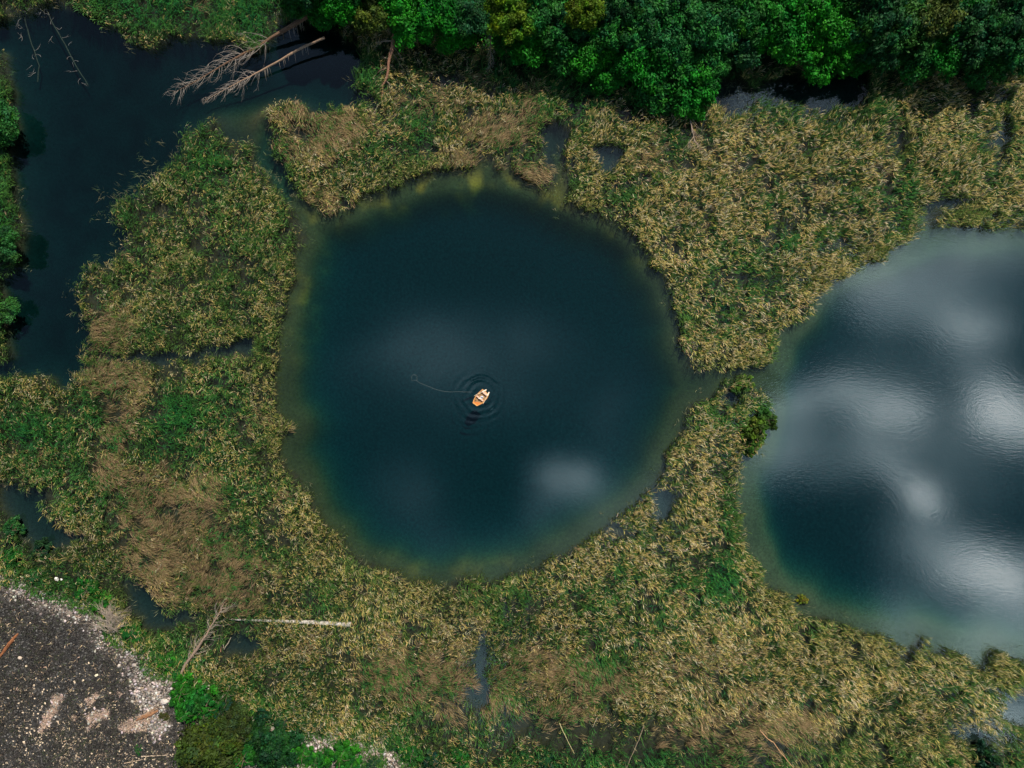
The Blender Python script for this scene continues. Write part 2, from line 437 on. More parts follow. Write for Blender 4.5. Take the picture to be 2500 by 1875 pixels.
# ground colours
n1 = vnoise(GX, GY, 3, 11, 4); n2 = vnoise(GX, GY, 12, 12, 3); n3 = vnoise(GX, GY, 1.0, 13, 2)
def C(r, g, b): return np.array([r, g, b], dtype=np.float64)
gc = np.zeros((NY, NX, 3))
gc[:] = C(.030, .030, .016)                                   # marsh mud
bed = C(.027, .037, .014) * (.65 + .7 * n1[..., None])
bed = bed + C(.018, .024, .018) * (lake & ~pond)[..., None]
alg = (vnoise(GX, GY, 3.0, 14, 3) > .55)[..., None] * blur(vnoise(GX, GY, 2.0, 15, 3) > .50, .8)[..., None]
ytop = np.clip(blob(1000, 400, 330, 75) + .7 * blob(680, 600, 50, 140) + .35 * blob(1350, 500, 120, 80) + .25 * blob(900, 1240, 300, 50), 0, 1)[..., None]
bed = bed * (1 + .2 * ytop) + C(.17, .11, .006) * alg * ytop * np.clip(dshore / 2.2, 0, 1)[..., None]
dm = np.clip((depth - 1.2) / 3.0, 0, 1)[..., None]
bed = bed * (1 - dm) + C(.005, .046, .048) * dm  # deep bed coloured teal, standing in for light scattered within the water
gc = np.where(rim[..., None], C(.07, .085, .028) * (.4 + 1.2 * n1[..., None]), gc)
gc = np.where(water[..., None], bed, gc)
gc = np.where((holes & ~deep)[..., None], C(.02, .024, .02), gc)
gc = np.where((upper & ~pond)[..., None], C(.003, .013, .012) * (.5 + 1.0 * n1[..., None]) + C(.035, .028, .004) * (blob(560, 255, 90, 40) + .6 * blob(620, 350, 50, 80))[..., None], gc)
gc = np.where(forest[..., None], C(.020, .030, .010) * (.6 + .8 * n1[..., None]), gc)
# quarry floor: a dark mat of litter with a pale crescent of gravel and bleached streaks
dedge = edt(~poly(GRAVEL))
pale = np.clip(.95 - dedge / (1.1 + 2.5 * vnoise(GX, GY, 4, 71, 2) + 5.5 * blob(330, 1500, 90, 70) + 2.5 * n2), 0, 1)
pale = np.maximum(pale, 1.0 * (poly([(120,1490),(142,1492),(128,1530),(108,1572),(92,1580),(98,1545)])))
pale = np.maximum(pale, 1.0 * (poly([(195,1545),(235,1525),(245,1528),(238,1545),(212,1552),(200,1580)])))
pale = np.maximum(pale, 1.0 * (poly([(205,1500),(228,1490),(222,1505),(208,1520)])))
pale = np.maximum(pale, .9 * (poly([(272,1558),(300,1540),(330,1540),(325,1560),(290,1570)])))
pale = np.maximum(pale, .8 * (poly([(290,1480),(330,1470),(370,1500),(372,1560),(340,1590),(310,1530)])))
pale = np.maximum(pale, .85 * (JX + .6 * (JY + 52) > W(415 * K, 0).x))
pale = blur(pale, .3) * np.clip(.35 + 1.2 * n1, 0, 1)
gm = C(.026, .025, .024) * (.35 + 1.3 * n3[..., None]) * (.5 + 1.0 * n1[..., None])
gp = C(.30, .235, .19) * (.55 + .8 * n3[..., None])
gq = gm * (1 - pale[..., None]) + gp * pale[..., None]
gc = np.where(gravel[..., None], gq, gc)
gc = np.stack([blur(gc[..., i], .26) for i in range(3)], -1)

def sample(arr, x, y):
    i = np.clip(((x - X0) / CELL).astype(int), 0, NX - 1); j = np.clip(((y - Y0) / CELL).astype(int), 0, NY - 1)
    return arr[j, i]
def zat(x, y):
    return float(sample(zt, np.array([x]), np.array([y]))[0])

# ground mesh: the detailed grid, its rim stretched out to the horizon
gi = np.arange(0, NX, 2); gj = np.arange(0, NY, 2)
xs = gx[gi].copy(); ys = gy[gj].copy()
xs = np.concatenate([[-3500, -900, -300], xs, [300, 900, 3500]]); ys = np.concatenate([[-3500, -900, -300], ys, [300, 900, 3500]])
ii = np.concatenate([[0, 0, 0], gi, [gi[-1]] * 3]); jj = np.concatenate([[0, 0, 0], gj, [gj[-1]] * 3])
VX, VY = np.meshgrid(xs, ys)
VZ = zt[np.ix_(jj, ii)].copy()
out_far = (np.abs(VX) > 140) | (np.abs(VY) > 115)
VZ = np.where(out_far, 0.6, VZ)
VC = gc[np.ix_(jj, ii)].copy()
VC = np.where(out_far[..., None], C(.035, .06, .02), VC)
ny, nx = VX.shape
vi = np.arange(nx * ny).reshape(ny, nx)
fa = np.stack([vi[:-1, :-1], vi[:-1, 1:], vi[1:, 1:], vi[1:, :-1]], -1).reshape(-1, 4)
M_GROUND = mat_attr('ground_soil', .95, 2.2, .25, spec=.1, bump=.4)
g = mesh_np('ground', np.stack([VX, VY, VZ], -1).reshape(-1, 3), fa, M_GROUND, VC.reshape(-1, 3), smooth=True)
tag(g, 'marsh mud, pond beds and quarry floor in one sheet of land', 'ground', kind='structure')

# ------------------------------------------------------------------ water: one closed body, clear with absorption
m, nt = nmat('pond_water')
out = N(nt, 'ShaderNodeOutputMaterial')
gl = N(nt, 'ShaderNodeBsdfGlossy'); gl.inputs['Roughness'].default_value = 0.055; gl.inputs['Color'].default_value = (1, 1, 1, 1)
tp = N(nt, 'ShaderNodeBsdfTransparent')
fr = N(nt, 'ShaderNodeFresnel'); fr.inputs['IOR'].default_value = 1.5
mi = N(nt, 'ShaderNodeMixShader')
tc = N(nt, 'ShaderNodeNewGeometry')
def ring_height(cxw, cyw, wl, fall, r0):
    dn = N(nt, 'ShaderNodeTexNoise'); dn.inputs['Scale'].default_value = .35; dn.inputs['Detail'].default_value = 2
    L(nt, tc.outputs['Position'], dn.inputs['Vector'])
    ds = N(nt, 'ShaderNodeVectorMath', operation='SCALE'); L(nt, dn.outputs['Color'], ds.inputs[0]); ds.inputs['Scale'].default_value = 1.1
    da = N(nt, 'ShaderNodeVectorMath', operation='ADD'); L(nt, tc.outputs['Position'], da.inputs[0]); L(nt, ds.outputs[0], da.inputs[1])
    sb = N(nt, 'ShaderNodeVectorMath', operation='DISTANCE'); L(nt, da.outputs[0], sb.inputs[0]); sb.inputs[1].default_value = (cxw + .55, cyw + .55, .55)
    def mm(op, a, b=None):
        n = N(nt, 'ShaderNodeMath', operation=op)
        for i, v in enumerate((a, b)):
            if v is None: continue
            if isinstance(v, (int, float)): n.inputs[i].default_value = v
            else: L(nt, v, n.inputs[i])
        return n.outputs[0]
    s = mm('SINE', mm('MULTIPLY', sb.outputs['Value'], 2 * math.pi / wl))
    e = mm('EXPONENT', mm('MULTIPLY', mm('POWER', mm('DIVIDE', mm('SUBTRACT', sb.outputs['Value'], r0), fall), 2.0), -1.0))
    an = mm('MAXIMUM', mm('SUBTRACT', mm('MULTIPLY', dn.outputs['Fac'], 3.2), 1.05), 0.0)
    return mm('MULTIPLY', mm('MULTIPLY', s, e), an), mm
BO = W(1175, 968)
h1, mm = ring_height(BO.x - .2, BO.y + .1, 1.3, 2.0, 3.0)
h2, mm = ring_height(BO.x, BO.y, 1.9, 4.0, 8.0)
nz = N(nt, 'ShaderNodeTexNoise'); nz.inputs['Scale'].default_value = 1.35; nz.inputs['Detail'].default_value = 3; nz.inputs['Distortion'].default_value = .6
mp = N(nt, 'ShaderNodeMapping'); mp.inputs['Rotation'].default_value = (0, 0, math.radians(28)); mp.inputs['Scale'].default_value = (1.0, 2.1, 1)
L(nt, tc.outputs['Position'], mp.inputs[0]); L(nt, mp.outputs[0], nz.inputs['Vector'])
n2_ = N(nt, 'ShaderNodeTexNoise'); n2_.inputs['Scale'].default_value = .045; n2_.inputs['Detail'].default_value = 2
L(nt, tc.outputs['Position'], n2_.inputs['Vector'])
# breeze: the right-hand lake lies open and ripples more than the sheltered round pond
sx = N(nt, 'ShaderNodeSeparateXYZ'); L(nt, tc.outputs['Position'], sx.inputs[0])
br = N(nt, 'ShaderNodeMapRange'); br.inputs[1].default_value = 20; br.inputs[2].default_value = 50; br.inputs[3].default_value = .35; br.inputs[4].default_value = 1.0
L(nt, sx.outputs[0], br.inputs[0])
amp = mm('MULTIPLY', mm('ADD', mm('MULTIPLY', n2_.outputs['Fac'], .8), .35), br.outputs[0])
small_w = mm('MULTIPLY', mm('MULTIPLY', nz.outputs['Fac'], amp), .0075)
hh = mm('ADD', mm('ADD', mm('MULTIPLY', h1, .013), mm('MULTIPLY', h2, .0008)), small_w)
bp = N(nt, 'ShaderNodeBump'); bp.inputs['Strength'].default_value = 1.0; bp.inputs['Distance'].default_value = 1.0
L(nt, hh, bp.inputs['Height'])
L(nt, bp.outputs[0], gl.inputs['Normal']); L(nt, bp.outputs[0], fr.inputs['Normal'])
L(nt, fr.outputs[0], mi.inputs[0]); L(nt, tp.outputs[0], mi.inputs[1]); L(nt, gl.outputs[0], mi.inputs[2]); L(nt, mi.outputs[0], out.inputs['Surface'])
va = N(nt, 'ShaderNodeVolumeAbsorption'); va.inputs['Color'].default_value = (.08, .68, .70, 1); va.inputs['Density'].default_value = .42
L(nt, va.outputs[0], out.inputs['Volume'])
M_WATER = m
wb = MB(); wb.box((0, 0, -15), (640, 540, 30))
wo = wb.build('water', M_WATER)
tag(wo, 'dark clear pond and lake water mirroring broken clouds', 'water', kind='structure')

# ------------------------------------------------------------------ reeds: hundreds of thousands of bent blades, one object per bed
def zone(lst):
    r = np.zeros((NY, NX))
    for (a, b, rx, ry, s) in lst: r = np.maximum(r, s * blob(a, b, rx, ry))
    return r
Zgreen = zone([(10,420,60,420,1),(450,560,190,260,.50),(450,360,100,90,.8),(560,1000,70,250,.4),(130,1000,150,120,.55),(460,420,110,160,.55),(560,560,90,120,.45),(620,420,40,90,.6),(240,930,120,60,.4),(470,900,120,120,.35),(850,330,60,50,.5),(60,930,95,70,.9),(390,900,70,75,1),(360,960,60,60,.8),(262,950,30,26,1),(380,40,190,70,1),(300,20,200,50,1),(560,30,80,60,1),(560,70,90,60,.9),(450,300,70,50,.8),
 (545,350,60,60,.55),(300,470,60,50,.8),(310,560,60,60,.6),(620,470,40,60,.6),(600,560,60,60,.35),(630,620,25,100,.4),(1550,1242,50,60,1),(1615,600,80,60,.55),(1540,640,50,50,.4),
 (1250,190,120,60,.75),(1120,150,150,40,.7),(1390,210,120,40,.5),(1240,110,80,50,.7),(790,180,40,60,.9),(905,300,40,110,.75),(1230,400,30,30,.7),(1660,760,25,60,.5),(1570,1120,26,110,.65),(1640,900,30,60,.9),
 (1600,850,50,50,.5),(480,1160,36,60,.7),(500,1060,60,60,.5),(150,1260,80,60,.5),(50,1150,60,80,.6),(360,1400,60,80,.4),(250,700,30,60,.3),(450,700,90,60,.45),(480,500,120,120,.25),
 (1170,250,80,60,.6),(1085,220,40,60,.3),(1130,320,60,50,.55),(800,330,80,60,.35),(1620,240,60,30,.5),(1880,280,140,70,.25),(2120,300,110,120,.25),(1750,1320,120,60,.35),(2090,1480,140,60,.3),
 (1030,1290,70,25,.6),(1300,1600,300,40,.45),(1050,1580,100,60,.5),(1800,1630,400,50,.45),(850,1560,80,40,.2),(2180,1620,90,60,.6),(1400,1630,500,40,.75),(2100,470,120,22,.55),(1240,240,40,60,.8)])
Zbrown = zone([(700,280,95,60,.85),(640,240,60,30,.8),(235,720,60,55,.95),(255,820,90,45,.9),(262,900,45,90,.8),(235,1010,50,50,.7),(370,1110,120,100,1),(300,1080,80,90,.8),(450,1240,110,70,1),
 (360,1200,120,80,1),(520,1300,60,60,.8),(970,210,90,60,.5),(1060,290,80,40,.9),(1000,350,60,22,.7),(1160,380,50,26,1),(1140,240,25,40,.9),(700,420,40,60,.5),(900,1450,130,70,.85),(1000,1500,120,60,.85),
 (1180,1450,150,60,.8),(1280,1470,120,60,.7),(1180,1540,120,40,.7),(1500,1440,200,80,.3),(1560,1580,160,60,.7),(1700,1560,120,60,.6),(1600,1500,120,60,.45),(150,1180,60,60,.4),(1400,340,60,50,.5),(1700,400,200,60,.25),(600,1400,100,50,.3)])
Zgreen = np.clip(Zgreen * 1.15, 0, 1)
Zgreen = np.maximum(Zgreen, .65 * np.clip((vnoise(GX, GY, 8, 61, 4) - .50) * 4.5, 0, 1))
Zolive = zone([(600,980,50,60,.6),(560,800,60,60,.5),(500,600,200,200,.35),(1640,540,30,20,.3),(1790,600,120,26,.8),(1870,545,40,16,1),(1560,780,90,26,.6),(880,380,60,40,.7),(700,1200,120,80,.5),(900,1300,200,60,.55),(800,1270,120,50,.5),
 (1900,1390,200,50,.7),(2150,1450,60,40,.8),(1700,1290,80,40,.7),(300,1300,90,60,.3),(620,720,30,120,.7),(600,900,40,160,.5),(1250,440,60,30,.6),(400,600,150,150,.4),(1030,480,300,60,.3),(1900,1600,300,70,.5),(2080,470,120,20,.8)])
Zsparse = zone([(330,1290,110,40,.4),(1300,1590,420,50,.95),(1650,1620,250,45,.75),(1200,1520,150,40,.5),(1000,1540,120,50,.7),(650,1440,60,40,.45),(560,1470,80,40,.5),(2080,1560,120,60,.6),(2180,1610,80,60,.55),(1050,1570,120,50,.55),(300,1370,80,50,.5),(500,1430,120,50,.35),(740,1480,110,40,.3),(1250,250,40,90,.5),(1120,300,60,60,.55),(1080,190,60,30,.3),
 (920,300,30,90,.4),(960,110,110,30,.45),(310,460,60,60,.6),(200,620,50,60,.6),(170,860,60,30,.5),(400,790,200,25,.4),(1180,340,60,60,.7),(1820,260,220,30,.5),(1600,320,90,60,.35),(1940,320,30,60,.4),(2150,300,30,70,.5),(1420,1080,50,60,.5),(1540,900,40,60,.3),(1610,900,30,40,.3),
 (1570,1100,20,60,.0),(100,1220,90,60,.45),(220,1250,60,40,.6),(1460,1380,160,60,.22),(1640,1150,60,60,.0),(420,960,60,60,.0),(350,870,20,40,.6),(680,1480,70,50,.35),(830,1520,80,40,.4)])
nf1 = vnoise(GX, GY, 9.0, 21, 3); nf2 = vnoise(GX, GY, 3.0, 22, 2); ndens = vnoise(GX, GY, 2.6, 23, 3); ncol = vnoise(GX, GY, 4.5, 24, 3); nbig = vnoise(GX, GY, 26, 25, 2)
dwat = edt(water)          # on land: metres from the water

BEDS = [  # name label seed points (picture units)
 ('reed bed between the dark channel and the round pond, left of the boat', [(420,480),(500,600),(380,640),(520,430),(300,720)]),
 ('grassy reed bed below the thin dark channel, left of the round pond', [(500,900),(300,900),(450,1050),(350,1150),(150,1000),(600,1150),(60,950),(100,1200),(480,1260)]),
 ('tan and green reed island between the fallen trees and the top of the round pond', [(700,320),(820,290),(680,400),(650,270),(880,350)]),
 ('patchy reeds at the foot of the wood above the round pond', [(1000,180),(1050,280),(960,250),(1150,250),(1150,380),(950,120),(1200,180)]),
 ('broad tan reed bed between the wood and the right-hand lake', [(1500,400),(1700,400),(1400,300),(1300,400),(1600,600),(1560,720),(1900,350),(2100,300),(1450,500),(2150,430),(1850,480),(2100,200)]),
 ('narrow reed spit between the round pond and the right-hand lake', [(1540,950),(1520,1050),(1600,860),(1630,920),(1500,1150),(1560,1120)]),
 ('wide tan reed bed below the round pond and the right-hand lake', [(900,1350),(1200,1350),(1500,1350),(1700,1400),(1300,1250),(1900,1480),(2100,1500),(1500,1500),(800,1300),(1100,1450),(1400,1220)]),
 ('dark sparse reeds along the bottom between gravel bank and lake', [(1200,1610),(1500,1620),(1800,1640),(2100,1640),(1000,1600)]),
 ('reeds on the near shore between grey log and gravel bank', [(600,1400),(700,1480),(800,1520),(450,1400),(300,1350),(620,1450),(180,1270)]),
 ('tall green reeds lining the left bank of the dark channel', [(0,300),(0,500),(0,700),(-40,200),(-40,600)]),
 ('bright green reeds hanging over the top of the dark channel', [(350,60),(450,50),(550,60),(250,20),(100,0)]),
]
def gen_blades(cx, cy, nb, spread, Hh, Ll, phi0, phi1, th, thj, wd, base, tipc, jitter=.25, z0=None, seg=3, power=1.3):
    """cx,cy,... per tuft arrays; returns verts, faces, colours"""
    T = len(cx); n = T * nb
    rep = lambda a: np.repeat(np.asarray(a, dtype=np.float64), nb, axis=0)
    x = rep(cx) + rng.normal(0, 1, n) * rep(spread); y = rep(cy) + rng.normal(0, 1, n) * rep(spread)
    ln = rep(Ll) * rng.uniform(.6, 1.25, n)
    t0 = rep(th) + rng.normal(0, 1, n) * rep(thj)
    p0 = rep(phi0) * rng.uniform(.4, 1.6, n); p1 = rep(phi1) * rng.uniform(.8, 1.2, n)
    zb = sample(zt, x, y) if z0 is None else rep(z0)
    zb = np.maximum(zb, -.15)
    hx, hy = np.cos(t0), np.sin(t0)
    # stem part of length Hh is nearly upright, then the blade bends over
    stem = rep(Hh) * rng.uniform(.8, 1.1, n)
    lean = rng.normal(0, .10, n) + .12
    rows = seg + 2
    P = np.zeros((n, rows, 3)); P[:, 0] = np.stack([x, y, zb], -1)
    P[:, 1] = P[:, 0] + np.stack([hx * stem * lean, hy * stem * lean, stem], -1)
    dl = ln / seg
    for k in range(seg):
        ph = p0 + (p1 - p0) * ((k + .5) / seg) ** power
        tk = t0 + (k - 1) * rng.normal(0, .18, n)
        P[:, 2 + k] = P[:, 1 + k] + np.stack([np.cos(tk) * np.sin(ph) * dl, np.sin(tk) * np.sin(ph) * dl, np.cos(ph) * dl], -1)
    w = rep(wd) * rng.uniform(.6, 1.4, n)
    prof = np.array([.35, .8] + list(np.linspace(1.0, .15, seg)))
    tw = rng.normal(0, .35, n)
    side = np.stack([-hy * np.cos(tw), hx * np.cos(tw), np.sin(tw)], -1)
    V = np.zeros((n, rows, 2, 3))
    off = side[:, None, :] * (w[:, None] * prof[None, :] * .5)[..., None]
    V[:, :, 0] = P - off; V[:, :, 1] = P + off
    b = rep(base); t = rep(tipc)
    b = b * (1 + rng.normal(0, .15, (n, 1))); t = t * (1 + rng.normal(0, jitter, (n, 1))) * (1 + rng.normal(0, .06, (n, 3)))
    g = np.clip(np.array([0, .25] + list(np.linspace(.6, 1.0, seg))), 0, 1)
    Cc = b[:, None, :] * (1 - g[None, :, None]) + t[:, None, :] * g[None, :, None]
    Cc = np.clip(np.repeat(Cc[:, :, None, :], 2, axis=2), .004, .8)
    base_i = (np.arange(n) * rows * 2)[:, None]
    F = []
    for r in range(rows - 1):
        F.append(np.stack([base_i[:, 0] + r * 2, base_i[:, 0] + r * 2 + 1, base_i[:, 0] + r * 2 + 3, base_i[:, 0] + r * 2 + 2], -1))
    F = np.stack(F, 1).reshape(-1, 4)
    return V.reshape(-1, 3), F, Cc.reshape(-1, 3), x, y

# scatter tufts
AREA = (-106, 106, -80, 80)
def scatter(per_m2):
    n = int((AREA[1] - AREA[0]) * (AREA[3] - AREA[2]) * per_m2)
    return rng.uniform(AREA[0], AREA[1], n), rng.uniform(AREA[2], AREA[3], n)
seeds = []; sid = []
for i, (lab, pts) in enumerate(BEDS):
    for p in pts:
        w_ = W(p[0] * K, p[1] * K); seeds.append((w_.x, w_.y)); sid.append(i)
seeds = np.array(seeds); sid = np.array(sid)
bedparts = {i: [] for i in range(len(BEDS))}
def which_bed(x, y):
    best = np.full(len(x), 1e9); r = np.zeros(len(x), int)
    for (sx_, sy_), s in zip(seeds, sid):
        d = (x - sx_) ** 2 + (y - sy_) ** 2
        q = d < best; best[q] = d[q]; r[q] = s
    return r
def to_beds(V, F, Cc, rows, tuftbed, nb):
    per = rows * 2; bl = np.repeat(tuftbed, nb)
    V = V.reshape(-1, per, 3); Cc = Cc.reshape(-1, per, 3)
    for i in np.unique(bl):
        q = bl == i
        bedparts[int(i)].append((V[q], Cc[q], rows))

deg = math.radians
# 1) understorey of green leaves   2) bent tan tops   3) fine flattened brown sedge
def run_layer(kind, per_m2, nb):
    x, y = scatter(per_m2)
    ok = sample(reed, x, y)
    outside = (np.abs(x) > 97) | (np.abs(y) > 73)
    ok &= ~(outside & (rng.random(len(x)) < .5))
    g_, b_, o_, s_ = (sample(a, x, y) for a in (Zgreen, Zbrown, Zolive, Zsparse))
    nd = sample(ndens, x, y)
    dw = sample(dwat, x, y)
    bn = np.clip(b_ * 1.0 + .9 * (sample(ncol, x, y) - .5), 0, 1)
    u = rng.random(len(x))
    keep = np.clip(1.25 - s_ * 1.15 - .9 * np.clip((.40 - nd) * 4, 0, 1), .06, 1)
    # clumps: more of them where a fine noise is high
    cl = sample(nf2, x, y)
    keep *= np.clip(.45 + 1.7 * (cl - .3), .12, 1)
    if kind == 'green': p = np.clip(1 - .65 * bn, 0, 1)
    if kind == 'tan': p = np.clip(1.0 - .97 * g_ - 1.1 * bn, .02, 1) * np.clip(.18 + 1.7 * (sample(ncol, x, y) - .12), .2, 1)
    if kind == 'sedge': p = np.clip(bn * 1.6 - .25, 0, 1)
    ok &= u < keep * p
    x, y, g_, b_, o_, dw = x[ok], y[ok], g_[ok], b_[ok], o_[ok], dw[ok]
    o_ = np.clip(o_ + .55 * np.exp(-dw / 1.5) * (x < 94), 0, 1)
    T = len(x); f1 = sample(nf1, x, y); f2 = sample(nf2, x, y); nb_ = sample(nbig, x, y)
    th = deg(8) + deg(190) * (f1 - .5) + deg(110) * (f2 - .5) + rng.normal(0, deg(38), T)
    low = W(0, 1380 * K).y
    c1 = rng.random((T, 1)); c2 = rng.random((T, 1))
    vg = g_[:, None]; vo = o_[:, None]
    vary = (.80 + .4 * sample(ncol, x, y))[:, None]
    if kind == 'green':
        tall = 1.1 + .5 * g_
        tip = (C(.014, .125, .038) * (1 - c1) + C(.150, .200, .022) * c1) * (1 - vg) + (C(.008, .170, .045) * (1 - c2) + C(.070, .250, .030) * c2) * vg
        tip = tip * (1 - .6 * vo) + C(.20, .21, .045) * .6 * vo
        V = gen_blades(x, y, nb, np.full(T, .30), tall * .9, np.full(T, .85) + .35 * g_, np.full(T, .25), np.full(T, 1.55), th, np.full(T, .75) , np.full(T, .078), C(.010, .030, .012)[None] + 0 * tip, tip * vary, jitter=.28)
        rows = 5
    if kind == 'tan':
        tip = C(.88, .575, .26) * (1 - c1) + C(.68, .53, .13) * c1
        tip = np.where(c2 > .78, C(.98, .74, .46), tip)
        tip = np.where(c2 < .12, C(.30, .26, .20), tip)
        tip = tip * (1 - .55 * vo) + C(.36, .34, .08) * .55 * vo
        tip = tip * (1 - .30 * vg) + C(.34, .33, .10) * .30 * vg
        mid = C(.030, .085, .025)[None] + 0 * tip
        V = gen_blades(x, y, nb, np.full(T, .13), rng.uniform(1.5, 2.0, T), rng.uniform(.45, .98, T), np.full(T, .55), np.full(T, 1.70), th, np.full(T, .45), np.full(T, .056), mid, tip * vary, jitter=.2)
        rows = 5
    if kind == 'sedge':
        tip = C(.42, .285, .155) * (1 - c1) + C(.24, .19, .08) * c1
        th2 = deg(-10) + deg(230) * (f1 - .5) + rng.normal(0, deg(16), T)
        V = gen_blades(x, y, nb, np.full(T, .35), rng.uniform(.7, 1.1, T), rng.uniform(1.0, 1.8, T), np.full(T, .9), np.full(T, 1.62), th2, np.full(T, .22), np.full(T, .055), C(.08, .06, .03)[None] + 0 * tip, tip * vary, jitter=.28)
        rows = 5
    to_beds(V[0], V[1], V[2], rows, which_bed(x, y), nb)
    return T
print('green', run_layer('green', 4.4, 7))
print('tan', run_layer('tan', 8.8, 3))
print('sedge', run_layer('sedge', 4.0, 12))
for i, (lab, pts) in enumerate(BEDS):
    if not bedparts[i]: continue
    Vs = [v.reshape(-1, 3) for v, c, r in bedparts[i]]; Cs = [c.reshape(-1, 3) for v, c, r in bedparts[i]]
    Fs = []; base = 0
    for v, c, r in bedparts[i]:
        n = len(v); bi = base + np.arange(n) * r * 2
        for k in range(r - 1):
            Fs.append(np.stack([bi + k * 2, bi + k * 2 + 1, bi + k * 2 + 3, bi + k * 2 + 2], -1))
        base += n * r * 2
    o = mesh_np('reeds', np.concatenate(Vs), np.concatenate(Fs), M_REED, np.concatenate(Cs))
    tag(o, lab, 'reeds', group='reed beds around the ponds', kind='stuff')
bedparts = None

# ------------------------------------------------------------------ foliage crowns
def crown_mesh(name, seed, R, Hc, leaves, lobes, leaf, tint=(1, 1, 1), spiky=0.0):
    """leaf-sized faces on the shells of many small lobes gathered on uneven limbs inside a rough dome"""
    r = np.random.default_rng(seed)
    nl = 9
    la = np.linspace(0, 2 * np.pi, nl, endpoint=False) + r.normal(0, .25, nl); ll = R * r.uniform(.62, 1.32, nl); lh = r.uniform(.45, 1.0, nl)
    k = r.integers(0, nl, lobes); q = np.sqrt(r.uniform(.02, 1, lobes))
    a = la[k] + r.normal(0, .26, lobes); rad = ll[k] * q
    lc = np.stack([rad * np.cos(a), rad * np.sin(a), Hc * lh[k] * (1 - .7 * q ** 2) * r.uniform(.55, 1.15, lobes)], -1)
    lr = R * r.uniform(.10, .30, lobes)
    pick = r.integers(0, lobes, leaves)
    d = r.normal(0, 1, (leaves, 3)); d[:, 2] = np.abs(d[:, 2]) * 1.1 - .35; d /= np.linalg.norm(d, axis=1)[:, None]
    shell = r.uniform(.25, 1.0, leaves) ** .6 * (1 + (.35 + spiky) * r.normal(0, .5, leaves) ** 2)
    p = lc[pick] + d * (lr[pick] * shell)[:, None]
    nrm = d + r.normal(0, .55, (leaves, 3)); nrm[:, 2] += .25; nrm /= np.linalg.norm(nrm, axis=1)[:, None]
    t = np.cross(nrm, r.normal(0, 1, (leaves, 3))); t /= np.linalg.norm(t, axis=1)[:, None]
    b = np.cross(nrm, t)
    s = leaf * r.uniform(.55, 1.4, leaves)[:, None]
    V = np.stack([p - t * s * .75, p - b * s * .38 + t * s * .1, p + t * s * .85, p + b * s * .38 + t * s * .1], 1)
    lobe_tint = (1 + .22 * r.normal(0, 1, (lobes, 1))) * (1 + .10 * r.normal(0, 1, (lobes, 3)))
    cc = lobe_tint[pick] * (1 + .25 * r.normal(0, 1, (leaves, 1))) * np.array(tint)
    hue_ = r.normal(0, .22, (lobes, 1))[pick]
    cc = cc * np.concatenate([1 + .5 * hue_, 1 + .2 * hue_, 1 - hue_], axis=1)
    cc = np.clip(cc, .12, 2.6)
    F = np.arange(leaves * 4).reshape(-1, 4)
    return mesh_np(name, V.reshape(-1, 3), F, M_LEAF, np.repeat(cc, 4, axis=0), linkit=False)

CROWNS = [crown_mesh('crown', 100 + i, 3.4, 3.4, 13000, 110 + 15 * i, .26) for i in range(6)]
SHRUBS = [crown_mesh('foliage', 200 + i, 1.0, .95, 3000, 34, .14) for i in range(4)]
FERN = [crown_mesh('foliage', 300 + i, 1.0, .75, 3600, 90, .11, spiky=.5) for i in range(2)]

def trunk_mesh(seed, h, r0, limbs=6, R=2.5):
    random.seed(seed); mb = MB()
    bx, by = random.uniform(-.4, .4), random.uniform(-.4, .4)
    pts = [(bx * t * t, by * t * t, h * t) for t in (0, .3, .6, .85, 1)]
    mb.tube(pts, [r0, r0 * .8, r0 * .6, r0 * .4, r0 * .2], 8, (.10, .075, .05))
    for k in range(limbs):
        a = 2 * math.pi * k / limbs + random.uniform(-.4, .4); t = random.uniform(.35, .8)
        s = Vector((bx * t * t, by * t * t, h * t)); e = s + Vector((math.cos(a) * R * .75, math.sin(a) * R * .75, h * .28)); m_ = (s + e) / 2 + Vector((0, 0, .3))
        mb.tube([s, m_, e], [r0 * .35, r0 * .25, r0 * .08], 6, (.10, .075, .05))
    me = bpy.data.meshes.new('trunk'); me.from_pydata(mb.v, [], mb.f); ca = me.color_attributes.new('col', 'FLOAT_COLOR', 'POINT')
    ca.data.foreach_set('color', np.array([list(c) + [1.0] for c in mb.c], dtype=np.float32).ravel()); me.materials.append(M_BARK); me.update()
    return me
TRUNKS = [trunk_mesh(50 + i, 7.5, .24) for i in range(3)]
SHRUBSTEM = trunk_mesh(77, .8, .06, 5, .9)

